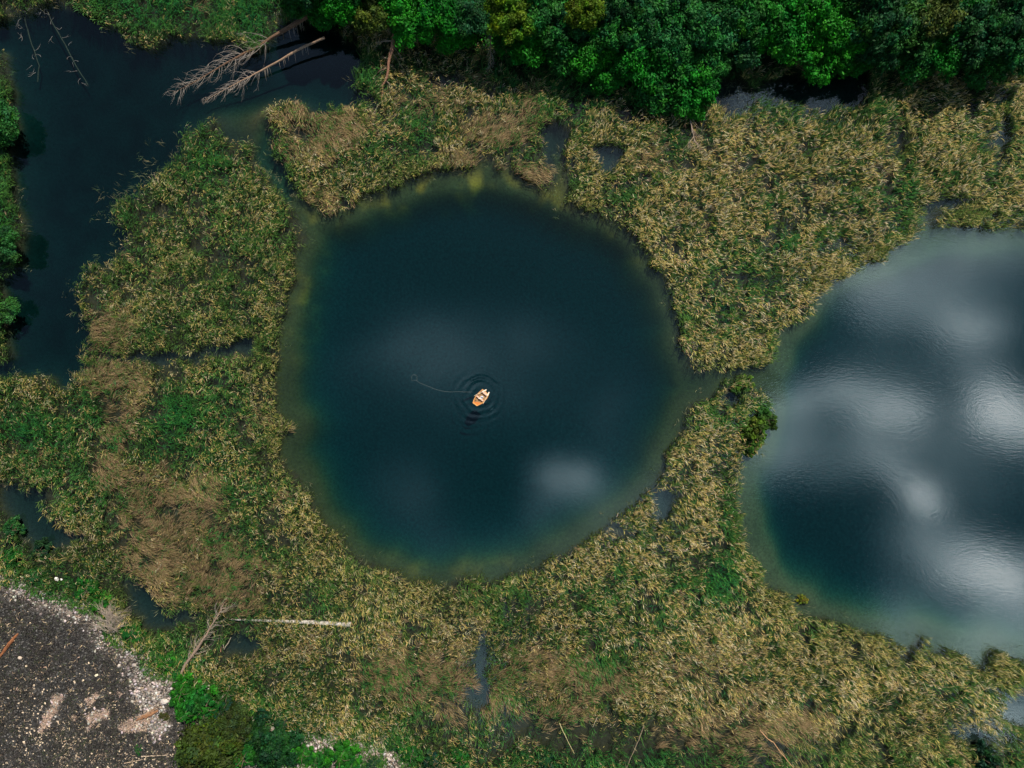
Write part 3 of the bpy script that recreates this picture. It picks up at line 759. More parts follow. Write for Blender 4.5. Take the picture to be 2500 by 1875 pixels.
def make_tree(px, py, R, h, color, label, name='tree', group=None, cat='tree', crown=None):
    base_z = max(zat(*W(px, py).xy), .0)
    zc = base_z + h - .55 * R
    c = W(px, py, zc)                      # crown centre is what the picture shows
    t = empty(name, (c.x, c.y, base_z))
    tag(t, label, cat, group)
    th = bpy.data.objects.new('trunk', random.choice(TRUNKS)); s = (h - R * .5) / 7.5
    th.scale = (s, s, s); link(th, t)
    cr = bpy.data.objects.new('crown', crown or random.choice(CROWNS))
    cr.location = (0, 0, h - 1.1 * R * .98)
    cr.rotation_euler = (0, 0, random.uniform(0, 6.28)); k = R / 3.4
    cr.scale = (k * random.uniform(.9, 1.1), k * random.uniform(.9, 1.1), k * random.uniform(.9, 1.15))
    cr.color = (*color, 1); link(cr, t)
    return t
def make_shrub(px, py, R, color, label, name='shrub', group=None, mesh=None, tall=1.0):
    bz = max(zat(*W(px, py).xy), -.05)
    c = W(px, py, bz + R * .5 * tall)
    t = empty(name, (c.x, c.y, bz)); tag(t, label, 'shrub', group)
    st = bpy.data.objects.new('stem', SHRUBSTEM); st.scale = (R, R, R * tall); link(st, t)
    f = bpy.data.objects.new('foliage', mesh or random.choice(SHRUBS)); f.scale = (R, R, R * tall)
    f.rotation_euler = (0, 0, random.uniform(0, 6.28)); f.color = (color[0], color[1] * (.62 if color[0] < .025 else 1.0), color[2], 1); link(f, t)
    return t
VIV = (.016, .170, .008); MID = (.016, .110, .016); DRK = (.010, .065, .016); YEL = (.070, .150, .008); BLU = (.015, .105, .022); OLV = (.042, .048, .010)
VIV2 = (.010, .135, .010)
# trees of the wood, in picture units: x, y, radius px, height m, colour, words
TREES = [
 (640,-10,34,7,MID,'mid green tree leaning over the broken end of the upper fallen trunk'),
 (700,20,34,6,VIV2,'bright green tree just right of the thick upper fallen trunk'),
 (745,15,34,8,VIV,'bright green tree to the left of the yellowish treetop'),
 (800,22,36,8,(.050,.085,.012),'pale yellowish green treetop right of the fallen trunks'),
 (860,10,44,8,VIV,'bright green tree above the upright brown snag'),
 (905,42,42,7,VIV,'bright green leafy tree right of the upright brown snag'),
 (960,8,44,9,VIV2,'deep green tree on the top edge left of the dead spruce'),
 (975,62,38,6,VIV,'low bright green tree over the straw reeds, left of the dead spruce'),
 (1020,20,32,9,DRK,'dark green tree directly left of the dead spruce'),
 (1100,25,38,10,YEL,'yellow green tree just right of the dead spruce'),
 (1150,80,40,7,VIV,'bright green tree below and right of the yellow green tree'),
 (1165,10,42,10,MID,'mid green tree on the top edge between the two yellow green ones'),
 (1110,90,30,6,VIV2,'small deep green tree beside the tip of the dead spruce'),
 (1215,85,44,7,MID,'mid green tree behind the short bare log'),
 (1262,15,34,11,(.065,.120,.006),'golden green treetop on the top edge above the short bare log'),
 (1230,40,34,9,DRK,'dark tree between the golden green treetop and the short bare log'),
 (1285,95,44,7,VIV,'bright green tree at the right end of the short bare log'),
 (1310,150,40,5,VIV2,'low deep green tree spreading over reeds right of the short log'),
 (1335,60,42,9,MID,'mid green tree right below the golden green treetop'),
 (1345,0,44,11,DRK,'dark green tree on the top edge right of the golden treetop'),
 (1390,120,46,7,VIV2,'wide deep green tree in the middle of the wood edge'),
 (1420,180,46,5,MID,'round mid green tree on the outer edge of the wood, left of the bleached branch'),
 (1410,50,44,10,BLU,'greyish green tree behind the middle of the wood'),
 (1470,90,44,8,MID,'mid green tree upper left of the bleached pole'),
 (1490,160,48,6,VIV2,'deep green tree left of the bleached pole'),
 (1500,215,34,4,VIV,'bright green bushy tree above the bleached dead branch'),
 (1465,15,46,11,BLU,'greyish green tall tree on the top edge left of centre'),
 (1540,120,36,7,MID,'mid green tree right above the bleached pole'),
 (1545,45,44,10,BLU,'blue green airy tree with bare twigs, top of the wood'),
 (1600,95,40,7,DRK,'dark green tree above the small pools at the wood edge'),
 (1610,20,42,10,MID,'mid green tree on the top edge above the small pools'),
 (1665,75,40,8,VIV,'vivid green tree above the left small pool'),
 (1690,15,44,10,VIV2,'deep green tree on the top edge left of the vivid canopy'),
 (1735,80,44,8,VIV,'vivid green tree above the two small pools'),
 (1765,20,44,10,VIV,'vivid green tree on the top edge above the blackest pool'),
 (1800,105,44,7,VIV,'vivid green tree hanging right over the blackest pool'),
 (1850,60,44,9,VIV,'vivid green tree up and right of the blackest pool'),
 (1850,128,32,5,VIV2,'small green tree at the right rim of the blackest pool'),
 (1900,20,46,11,DRK,'nearly black green tree on the top edge right of the vivid canopy'),
 (1915,95,42,8,DRK,'dark tree between the vivid canopy and the right-hand wood'),
 (1980,50,48,10,(.018,.075,.012),'dark green tree with a few yellow leaves right of the gap'),
 (1990,120,40,6,MID,'mid green tree low at the reeds in the right-hand wood'),
 (2050,20,46,11,(.060,.095,.016),'olive green tree on the top edge in the right-hand wood'),
 (2060,95,42,8,VIV2,'deep green tree above the right-hand reeds'),
 (2120,60,46,10,DRK,'dark tree second from the right in the wood'),
 (2140,130,38,6,MID,'mid green tree over the upper right reeds'),
 (2190,25,46,11,DRK,'dark tree filling the top right corner'),
 (2200,110,40,7,BLU,'blue green tree on the right edge above the reeds'),
]
for (a, b, r, h, c, lab) in TREES:
    make_tree(a * K, b * K, r * K * PXM * 1.15, h, c, lab, group='trees of the wood along the top')
for i in range(26):        # what continues beyond the top edge
    a = -120 + i * 96 + random.uniform(-20, 20)
    if a < 560: continue
    make_tree(a * K, (-62 + random.uniform(-12, 8)) * K, 4.2, 10, random.choice([VIV2, MID, DRK]), 'green tree beyond the top edge of the wood', group='trees beyond the top edge')

# leafy undergrowth that knits the crowns of the wood together
x, y = scatter(34); fo = sample(forest, x, y) & (y > 40) & (rng.random(len(x)) < np.clip(.2 + 2.2 * (sample(nf2, x, y) - .32), .04, 1)); x, y = x[fo], y[fo]; T = len(x)
hz = 1.0 + 5.5 * np.clip(sample(vnoise(GX, GY, 3.2, 91, 3), x, y) - .25, 0, 1) * np.clip(sample(edt(~forest), x, y) / 2.5, .3, 1.4) + rng.uniform(-.5, .5, T)
nrm = rng.normal(0, .6, (T, 3)); nrm[:, 2] += 1; nrm /= np.linalg.norm(nrm, axis=1)[:, None]
t_ = np.cross(nrm, rng.normal(0, 1, (T, 3))); t_ /= np.linalg.norm(t_, axis=1)[:, None]; b_ = np.cross(nrm, t_)
P = np.stack([x, y, hz], -1); sz = rng.uniform(.12, .34, (T, 1))
V4 = np.stack([P - t_ * sz, P - b_ * sz * .45, P + t_ * sz, P + b_ * sz * .45], 1)
cm = sample(vnoise(GX, GY, 7, 92, 3), x, y)[:, None]; cm = np.clip((cm - .3) * 2.5, 0, 1)
cc = (C(.008, .060, .010) * (1 - cm) + C(.022, .170, .008) * cm) * rng.uniform(.4, 1.6, (T, 1)); yl = rng.random((T, 1)) > .95; cc = np.where(yl, C(.09, .15, .02), cc)
me = mesh_np('undergrowth', V4.reshape(-1, 3), np.arange(T * 4).reshape(-1, 4), M_LEAF, np.repeat(cc, 4, axis=0)); me.color = (1, 1, 1, 1)
tag(me, 'leafy green undergrowth filling the gaps below the treetops of the wood', 'undergrowth', kind='stuff')

# ------------------------------------------------------------------ dead and fallen trees
GREY = (.20, .175, .155); BRN = (.13, .075, .045); TAN = (.26, .17, .11); PALE = (.36, .29, .22)
def P3(px, py, z):       # native photo pixel
    return W(px, py, z)
def curve_pts(p0, d0, length, curl, droop, n=6):
    """a twig that starts at p0 along d0, turns in plan by curl and droops"""
    pts = [Vector(p0)]; d = Vector(d0).normalized(); a = 0
    for i in range(n):
        c, s_ = math.cos(curl / n), math.sin(curl / n)
        d = Vector((d.x * c - d.y * s_, d.x * s_ + d.y * c, d.z - droop / n)).normalized()
        pts.append(pts[-1] + d * length / n)
    return pts
def branch_obj(parent, p0, d0, length, r, curl, droop, twigs, color, zmin=.03, name='branch', tl=.45):
    mb = MB()
    pts = curve_pts(p0, d0, length, curl, droop)
    for p in pts: p.z = max(p.z, zmin)
    mb.tube(pts, [r * (1 - .85 * i / (len(pts) - 1)) for i in range(len(pts))], 5, color, cap=False)
    for k in range(twigs):
        i = random.randint(1, len(pts) - 2); sgn = random.choice((-1, 1))
        d = (pts[i + 1] - pts[i]).normalized(); a = sgn * random.uniform(.35, .8)
        dd_ = Vector((d.x * math.cos(a) - d.y * math.sin(a), d.x * math.sin(a) + d.y * math.cos(a), d.z + random.uniform(-.2, .3)))
        q = curve_pts(pts[i], dd_, length * tl * random.uniform(.5, 1.1), -sgn * .5, droop * .5, 4)
        for p in q: p.z = max(p.z, zmin)
        mb.tube(q, [r * .5 * (1 - .8 * j / 4) for j in range(5)], 4, color, cap=False)
    return mb.build(name, M_TWIG, parent)
def mixc(a, b, t): return tuple(a[i] * (1 - t) + b[i] * t for i in range(3))

def dead_tree(name, label, spine, radii, color, group=None, cat='dead tree', rough=.12, sides=9, ends=None):
    """spine: (px, py, z) native pixels"""
    p = [P3(*q) for q in spine]
    for v_, r_ in zip(p, radii):          # whatever lies on the quarry floor rests on it
        if sample(gravel, np.array([v_.x]), np.array([v_.y]))[0] and name in ('rotten_log', 'stick'): v_.z = max(v_.z, zat(v_.x, v_.y) + r_ * .7 + .05)
    root = empty(name, tuple(p[0])); tag(root, label, cat, group)
    # resample the spine so that it wavers a little
    pts = []; rr = []
    for i in range(len(p) - 1):
        for k in range(4):
            t = k / 4; v = p[i].lerp(p[i + 1], t)
            if i or k: v = v + Vector((random.uniform(-1, 1), random.uniform(-1, 1), 0)) * .05
            pts.append(v); rr.append(radii[i] * (1 - t) + radii[i + 1] * t)
    pts.append(p[-1]); rr.append(radii[-1])
    mb = MB(); mb.tube(pts, rr, sides, color, rough=rough)
    mb.build('trunk', M_BARK, root)
    if ends:
        d = (pts[0] - pts[1]).normalized(); e = MB()
        e.tube([pts[0] + d * .004, pts[0] + d * .03], [rr[0] * .93, rr[0] * .88], sides, ends)
        e.build('cut_end', M_BARK, root)
    return root, pts, rr
def spine_at(pts, t):
    i = min(int(t * (len(pts) - 1)), len(pts) - 2); f = t * (len(pts) - 1) - i
    return pts[i].lerp(pts[i + 1], f), (pts[i + 1] - pts[i]).normalized()

# the two fallen conifers in the dark channel: trunk from upper right to lower left, tips in the water
def fallen_conifer(label, spine, radii, color, n, t0, Lmax, stubs, seed, ends=None):
    random.seed(seed)
    root, pts, rr = dead_tree('fallen_tree', label, spine, radii, color, group='fallen conifers in the dark channel', cat='fallen tree', ends=ends)
    for k in range(n):
        t = t0 + (1 - t0) * (k + random.random()) / n
        p, d = spine_at(pts, min(t, .995)); sgn = 1 if k % 2 else -1
        if random.random() < .25: sgn = -sgn
        a = sgn * random.uniform(.7, 1.45)
        d0 = Vector((d.x * math.cos(a) - d.y * math.sin(a), d.x * math.sin(a) + d.y * math.cos(a), random.uniform(-.05, .75)))
        f = (1 - (t - t0) / (1 - t0)) ** .6
        ln = Lmax * (.35 + .65 * f) * random.uniform(.6, 1.1)
        branch_obj(root, p, d0, ln, .030 + .016 * f, -sgn * random.uniform(.6, 2.0), random.uniform(.5, 1.2), random.randint(2, 5), mixc(GREY, PALE, random.uniform(0, .5)))
    for k in range(stubs):
        t = random.uniform(.12, t0 + .1); p, d = spine_at(pts, t)
        d0 = Vector((d.x * .25 + .15, -1, random.uniform(-.6, .1)))
        branch_obj(root, p, d0, random.uniform(.9, 2.3), .04, random.uniform(-.3, .3), .8, 0, PALE, name='branch_stub')
    return root
fallen_conifer('thick brown fallen trunk with wide bare grey crown, upper of two in the channel',
    [(797,6,4.2),(745,42,3.4),(690,76,2.4),(632,112,1.2),(560,150,.6),(490,192,.25),(424,226,.05)], [.46,.42,.36,.22,.16,.10,.03], BRN, 60, .42, 6.6, 14, 5)
fallen_conifer('slim tan fallen trunk with cut end and feathery tip, lower of two',
    [(792,92,2.8),(735,118,2.2),(670,155,1.5),(608,188,.8),(560,212,.4),(500,246,.05)], [.24,.21,.17,.12,.08,.03], TAN, 48, .52, 3.8, 18, 6, ends=(.55, .22, .12))

# two drowned trees lying just under and through the surface at the far upper left
def drowned(label, spine, seed, n):
    random.seed(seed)
    root, pts, rr = dead_tree('drowned_tree', label, spine, [.10] * len(spine), (.05, .045, .03), group='drowned trees in the upper left water', cat='drowned tree')
    for k in range(n):
        p, d = spine_at(pts, (k + .5) / n); a = random.uniform(-1.6, 1.6)
        q = Vector((p.x + random.uniform(-1.3, 1.3), p.y + random.uniform(-.9, .9), .03))
        branch_obj(root, q, Vector((math.cos(a + k), math.sin(a + k), .3)), random.uniform(.8, 1.8), .032, random.uniform(-2.8, 2.8), .4, random.randint(0, 3), mixc((.16,.16,.15), GREY, random.random()), zmin=.02, tl=.8)
drowned('pale tangled twigs of the drowned tree nearest the left bank', [(52,8,-.5),(64,60,-.8),(78,110,-.9),(96,160,-1.0),(92,200,-1.1)], 11, 13)
drowned('scattered pale twigs of the drowned tree nearer the green bank', [(110,15,-.5),(130,60,-.8),(160,110,-.9),(185,160,-1.0),(215,208,-1.1)], 12, 13)

# brown snag standing out of the reeds
random.seed(21)
root, pts, rr = dead_tree('leaning_snag', 'upright brown snag with pale bare limbs between fallen trunks and bright green wood',
    [(966,62,5.0),(957,121,4.0),(950,145,3.2),(944,191,2.0),(935,208,1.5),(931,252,.4)], [.36,.34,.24,.17,.13,.06], (.25,.125,.075), cat='snag')
for (a, b, ln, r_, cu) in (((955,100,3.8),(908,96),3.2,.09,.25),((945,166,2.6),(906,172),2.7,.07,.5),((938,204,1.6),(903,222),3.0,.07,.6),((944,198,1.6),(975,225),3.4,.05,-.4),((958,110,3.8),(985,140),2.9,.05,-.3),((933,215,1.2),(940,250),3.0,.05,.1),((950,120,3.6),(992,160),3.6,.045,-.4),((931,248,.5),(898,275),3.0,.09,.6),((960,80,4.4),(988,78),2.2,.05,-.9),((950,145,3.),(920,125),2.4,.05,.4)):
    p0 = P3(*a); p1 = P3(b[0], b[1], max(a[2] - .8, .3)); branch_obj(root, p0, p1 - p0, ln, r_, cu, .3, 3, mixc(TAN, PALE, random.random()), zmin=.3)

# dead spruce hanging with drooping twigs
random.seed(22)
root, pts, rr = dead_tree('dead_spruce', 'bare grey spruce with drooping twigs between bright green wood and yellow green tree',
    [(1199,22,6.5),(1199,60,5.6),(1198,105,4.2),(1197,140,2.9),(1196,172,1.6)], [.12,.11,.09,.06,.02], TAN, cat='dead tree')
for k in range(44):
    t = (k + .5) / 44; p, d = spine_at(pts, t); sgn = -1 if random.random() < .68 else 1
    d0 = Vector((sgn * random.uniform(.5, 1), -.1 - random.random() * .4, random.uniform(-.1, .3)))
    branch_obj(root, p, d0, random.uniform(1.2, 2.7) * (1.05 - .6 * t), .032, sgn * random.uniform(-1.5, -.7), .8, 2, mixc(GREY, (.30,.34,.2), random.random()))

def log(label, spine, radii, color, name='log', cat='log', group=None, ends=None, rough=.12):
    return dead_tree(name, label, spine, radii, color, cat=cat, group=group, ends=ends, rough=rough)
random.seed(31)
log('short bare reddish log poking from the green wood over the reeds', [(1403,128,3.2),(1385,150,2.6),(1367,168,1.8),(1352,184,.8)], [.16,.17,.15,.07], (.40,.22,.14))
log('thin bleached pole above the small pools at the edge of the wood', [(1728,184,2.6),(1760,170,2.8),(1790,158,3.0)], [.05,.08,.04], PALE, name='pole', cat='pole')
log('long weathered grey log lying across the reeds at lower left', [(857,1524,.9),(790,1521,.85),(700,1517,.7),(640,1515,.45),(560,1512,.2)], [.42,.36,.29,.22,.12], (.40,.36,.33), ends=(.30,.2,.14), rough=.07)
root, pts, rr = dead_tree('dead_branch', 'bleached dead branch with trailing twigs lying on tan reeds below the wood', [(1676,238,2.6),(1680,258,2.4),(1684,285,2.1),(1690,320,1.9),(1698,350,1.8)], [.06,.09,.07,.05,.03], PALE, cat='dead branch')
for k in range(22):
    p, d = spine_at(pts, .15 + .8 * random.random()); s_ = random.choice((-1, 1, 1))
    branch_obj(root, p, Vector((s_ * random.uniform(.3, .8), -1, random.uniform(-.1, .15))), random.uniform(1.5, 3.6), .035, s_ * random.uniform(-.4, .6), .1, 3, mixc(PALE, TAN, random.random()), zmin=1.7)

# leaning dead tree on the lower left shore
random.seed(41)
root, pts, rr = dead_tree('dead_tree', 'brown leaning dead tree with pale curled branches between gravel bank and grey log',
    [(437,1660,1.0),(452,1622,1.7),(475,1592,2.4),(500,1556,3.2),(515,1530,3.6),(537,1495,4.2),(548,1470,4.5)], [.24,.22,.26,.17,.13,.10,.05], (.24,.165,.12))
for k in range(46):
    t = .22 + .68 * random.random(); p, d = spine_at(pts, t); sgn = random.choice((-1, 1)); a = sgn * random.uniform(.8, 1.5)
    d0 = Vector((d.x * math.cos(a) - d.y * math.sin(a), d.x * math.sin(a) + d.y * math.cos(a), random.uniform(-.3, .3)))
    branch_obj(root, p, d0, random.uniform(1.3, 3.4), .026, -sgn * random.uniform(.6, 1.8), .7, 3, mixc(GREY, PALE, random.random()), zmin=.6)
random.seed(42)
b0 = P3(272, 1520, 1.1)
root = empty('dead_shrub', tuple(b0)); tag(root, 'fan of leafless grey brushwood at the gravel edge beside the black pool', 'dead shrub')
for k in range(110):
    a = random.gauss(math.radians(75), math.radians(42)); q = b0 + Vector((random.uniform(-.8, .9), random.uniform(-2.2, 1.6), 0))
    branch_obj(root, q, Vector((math.cos(a), math.sin(a), random.uniform(.4, 1.6))), random.uniform(1.8, 4.4), .034, random.uniform(-.6, .6), .9, 4, mixc((.30,.24,.20), PALE, random.random()), zmin=1.0)
random.seed(43)
for (a, lab) in (((905,1808,16,60), 'dead grey scrub between boulders and reeds near the bottom edge'), ((945,1850,22,100), 'tangled pale brushwood beside the bottom edge left of the dark pool')):
    b0 = P3(a[0], a[1], .5); root = empty('brushwood', tuple(b0)); tag(root, lab, 'brushwood')
    for k in range(34):
        an = random.uniform(0, 6.28); q = b0 + Vector((random.uniform(-1.4, 1.4), random.uniform(-.8, .8), 0))
        branch_obj(root, q, Vector((math.cos(an), .5 * math.sin(an), random.uniform(.1, .6))), random.uniform(1.4, 3.2), .025, random.uniform(-.8, .8), .7, 3, mixc((.36,.28,.22), GREY, random.random()), zmin=.4)

STICKS = [
 ('white stick standing over the dark pool below the grey log, the rightmost of three', [(547,1585),(556,1571),(564,1556)], .07, PALE, .7),
 ('short white stick beside the dark pool, the middle of three', [(545,1582),(545,1566)], .06, PALE, .6),
 ('brown stick beside the dark pool, the leftmost of three', [(539,1592),(540,1568)], .06, (.32,.17,.1), .6),
 ('pale straight stick lying on bright green shrubs beside the gravel', [(466,1713),(480,1690),(497,1668)], .075, (.42,.36,.3), 1.6),
 ('thin pale upright stick among white stones at the foot of the dead tree', [(475,1635),(475,1660),(474,1676)], .05, PALE, .7),
 ('long pale stick at the foot of the big olive bush, bottom left', [(348,1844),(380,1842),(414,1839)], .075, (.50,.38,.27), .9),
 ('thin tan stick lying below the long pale one, bottom left', [(305,1861),(330,1856),(352,1852)], .06, (.50,.36,.25), .9),
 ('faint slanting stick left of the two pale ones, bottom left', [(285,1866),(300,1855),(315,1844)], .04, (.36,.27,.2), .8),
 ('dark curved twig on the quarry floor left of the olive bush', [(372,1775),(384,1800),(394,1820),(398,1834)], .04, (.20,.17,.15), .8),
 ('short bleached stick on the dark quarry floor', [(140,1809),(154,1804)], .06, PALE, .6),
 ('slim yellowish cane leaning across dark reeds near the bottom edge', [(1366,1765),(1383,1803),(1402,1840)], .06, (.42,.36,.18), 1.6),
 ('short pale cane above the dark reeds right of the yellowish one', [(1458,1752),(1452,1764),(1447,1775)], .05, PALE, 1.6),
 ('long orange brown branch lying on grey reeds at the bottom right', [(1855,1782),(1872,1802),(1888,1812),(1915,1848),(1940,1878)], .08, (.42,.24,.12), 1.6),
 ('thin bare pole among the bottom reeds left of the orange brown branch', [(1572,1770),(1560,1805),(1545,1840),(1530,1874)], .07, (.24,.18,.12), 1.3),
 ('pale floating stick at the lower right rim of the round pond', [(1510,1252),(1505,1262)], .07, PALE, .12),
]
random.seed(51)
for (lab, pts_, r_, c_, z_) in STICKS:
    log(lab, [(a, b, z_) for a, b in pts_], [r_ * (1 - .35 * i / max(len(pts_) - 1, 1)) for i in range(len(pts_))], c_, name='stick', cat='stick', group='loose sticks and canes')
root, pts, rr = log('rust red rotten plank lying on the dark quarry floor at the left edge', [(-4,1612,.75),(14,1590,.8),(30,1566,.8),(50,1544,.75)], [.22,.20,.30,.14], (.22, .085, .035), name='rotten_log', cat='rotten log', rough=.3)
root, pts, rr = log('splintered orange brown rotten log at the right side of the quarry floor', [(336,1756,.95),(352,1748,1.0),(370,1742,1.0),(388,1732,1.0)], [.14,.30,.34,.16], (.22,.11,.055), name='rotten_log', cat='rotten log', rough=.35)
for k in range(5):
    a = P3(338 + 8 * k, 1750 - 4 * k + random.uniform(-3, 3), 1.05); a.z = zat(a.x, a.y) + .25; branch_obj(root, a, Vector((1, .35 + random.uniform(-.2, .2), .1)), 2.4, .10, .1, .1, 1, mixc((.28,.16,.09), PALE, random.random() * .5), zmin=1.0, name='splinter')

# ------------------------------------------------------------------ shrubs
SH = [  # native px: x, y, radius px, colour, tall, label
 (16,1362,26,VIV2,1,'dark green shrub at the left edge above the pale gravel'),
 (80,1408,26,MID,.8,'grassy green shrub above the gravel crescent, second from the left edge'),
 (125,1425,15,OLV,.6,'small olive shrub beside two white stones on the gravel rim'),
 (165,1420,14,MID,.7,'small green shrub just left of the bright ones on the gravel rim'),
 (208,1440,30,VIV2,1,'bright green shrub above left of the grey brushwood fan'),
 (245,1480,28,VIV,1,'vivid green shrub touching the left side of the grey brushwood fan'),
 (258,1530,16,MID,.6,'low green shrub under the grey brushwood fan'),
 (322,1548,30,VIV2,.9,'dark green grassy shrub right below the grey brushwood fan'),
 (345,1580,18,MID,.7,'low green shrub on the gravel rim, middle of the row'),
 (372,1592,20,VIV2,.8,'green shrub just above the widest gravel'),
 (402,1620,26,VIV,1,'vivid green shrub beside the widest gravel, left of the dead tree foot'),
 (430,1650,14,VIV2,.8,'small green shrub at the foot of the leaning dead tree'),
 (440,1685,32,VIV,1,'vivid green shrub under the foot of the leaning dead tree'),
 (552,1688,34,(.022,.10,.010),.9,'soft fern green shrub at the lower edge of the reeds'),
 (500,1722,38,VIV2,1,'dark green shrub between the olive bush and the pale straight stick'),
 (545,1728,26,DRK,1,'dark green shrub above the olive bush'),
 (452,1738,30,VIV,1,'vivid green shrub touching the upper left of the olive bush'),
 (398,1750,10,OLV,.5,'tiny mossy shrub on white gravel beside the rotten log'),
 (336,1832,10,MID,.5,'tiny green shrub alone on the quarry floor'),
 (622,1733,22,(.022,.11,.010),.7,'low fern green shrub on gravel above the big dark bush'),
 (590,1850,34,VIV2,.9,'green shrub at the bottom edge between the olive and the dark bush'),
 (530,1868,24,VIV,.8,'bright green shrub touching the bottom of the olive bush'),
 (735,1838,28,VIV,.8,'bright green shrub on the right flank of the big dark bush'),
 (765,1858,22,VIV2,.7,'green shrub at the bottom edge right of the big dark bush'),
 (826,1845,36,VIV,.9,'vivid green shrub between the stony patches on the bottom edge'),
 (850,1875,26,VIV2,.8,'deep green shrub cut by the bottom edge below the vivid one'),
 (772,1776,20,DRK,.8,'small dark shrub beside the tan boulder at the reed edge'),
 (735,1772,14,DRK,.7,'smallest dark shrub at the reed edge above the stones'),
 (872,1800,18,(.03,.10,.015),.6,'low green shrub right of the rusty boulder'),
 (903,1808,16,MID,.6,'low green shrub on stones under the lower reeds'),
 (958,1818,18,MID,.7,'green shrub where the bottom reeds begin'),
 (905,1868,18,DRK,.6,'mossy dark shrub at the bottom edge beside tangled brushwood'),
 (606,1702,22,VIV2,.9,'green shrub between soft fern shrub and lower reeds above the dark bush'),
 (690,1768,20,DRK,.9,'dark shrub at the reed edge just right above the big dark bush'),
 (840,1812,15,VIV2,.8,'small green shrub pressed between rusty and white boulders'),
 (1000,1838,26,VIV2,1.1,'deep green shrub where gravel ends at the bottom edge'),
 (1052,1862,28,DRK,1.2,'dark shrub on the bottom edge right of the gravel end'),
 (1120,1850,24,VIV2,1.1,'deep green shrub among dark reeds on the bottom edge'),
 (1335,1868,26,DRK,1.2,'dark shrub on the bottom edge left of the yellowish cane'),
 (2420,1862,34,DRK,1.3,'dark shrub in the shadowy reeds at the bottom right corner'),
 (2330,1868,26,VIV2,1.1,'green shrub on the bottom edge next to the corner shrub'),
 (400,1560,20,VIV2,.8,'green shrub in the reeds between black pool and dead tree'),
 (470,1470,14,MID,.9,'small green shrub above the tip of the leaning dead tree'),
 (100,1345,24,DRK,1.0,'dark shrub at the lower end of the small left pool'),
 (30,1290,26,MID,1.1,'green shrub on the left edge above the gravel corner'),
 (1958,1462,12,(.11,.13,.012),.7,'little olive shrub on the islet in the right-hand lake'),
]
random.seed(61)
for i, (a, b, r_, c_, tl, lab) in enumerate(SH):
    make_shrub(a, b, r_ * PXM * 1.1, c_, lab, group='shrubs along the lower left bank' if b > 1340 and a < 1000 else None, tall=tl, mesh=(FERN[i % 2] if c_[1] < .12 and c_ not in (DRK, MID) else None))
big_dark = crown_mesh('crown', 401, 3.4, 3.0, 15000, 130, .26)
big_olive = crown_mesh('crown', 402, 3.4, 3.6, 15000, 150, .26, spiky=.3)
make_tree(515, 1825, 5.4, 5.5, (.036,.060,.010), 'big olive green bush with yellow tufts, bottom left', name='bush', cat='bush', crown=big_olive)
make_tree(568, 1772, 2.9, 4.2, (.030,.050,.012), 'smaller olive bush joined to the top right of the big one', name='bush', cat='bush', crown=big_olive)
make_tree(655, 1812, 4.7, 4.2, (.008,.042,.010), 'big dark green bush standing in gravel near the bottom edge', name='bush', cat='bush', crown=big_dark)
# overhanging orange-green plants on the spit beside the right lake
for (a, b, r_, c_, lab) in ((1838,1062,24,(.05,.10,.01),'dark green bush with orange tips at the spit, upper of two on the right lake'),(1835,1090,20,(.04,.10,.01),'dark green bush with orange tips at the spit, lower of two on the right lake'),(1868,1022,20,(.03,.08,.012),'dark green bush on the outer rim of the spit in the right lake'),
                        (1814,938,16,(.06,.13,.02),'yellowish green tuft on the top of the spit')):
    make_shrub(a, b, r_ * PXM * 1.45, c_, lab, group='bushes on the spit', tall=1.25)
# bushes over the left bank that throw black mirror images
for (a, b, r_, h_, c_, lab) in ((-12,300,3.6,6,(.02,.10,.02),'green tree leaning over the left edge, topmost of three'),(-14,590,3.0,6,(.02,.09,.02),'green tree at the left edge in the middle of the bank'),(-22,760,3.0,5,(.03,.11,.02),'green tree at the left edge above the green reeds')):
    make_tree(a, b, r_, h_, c_, lab, group='trees at the left edge')

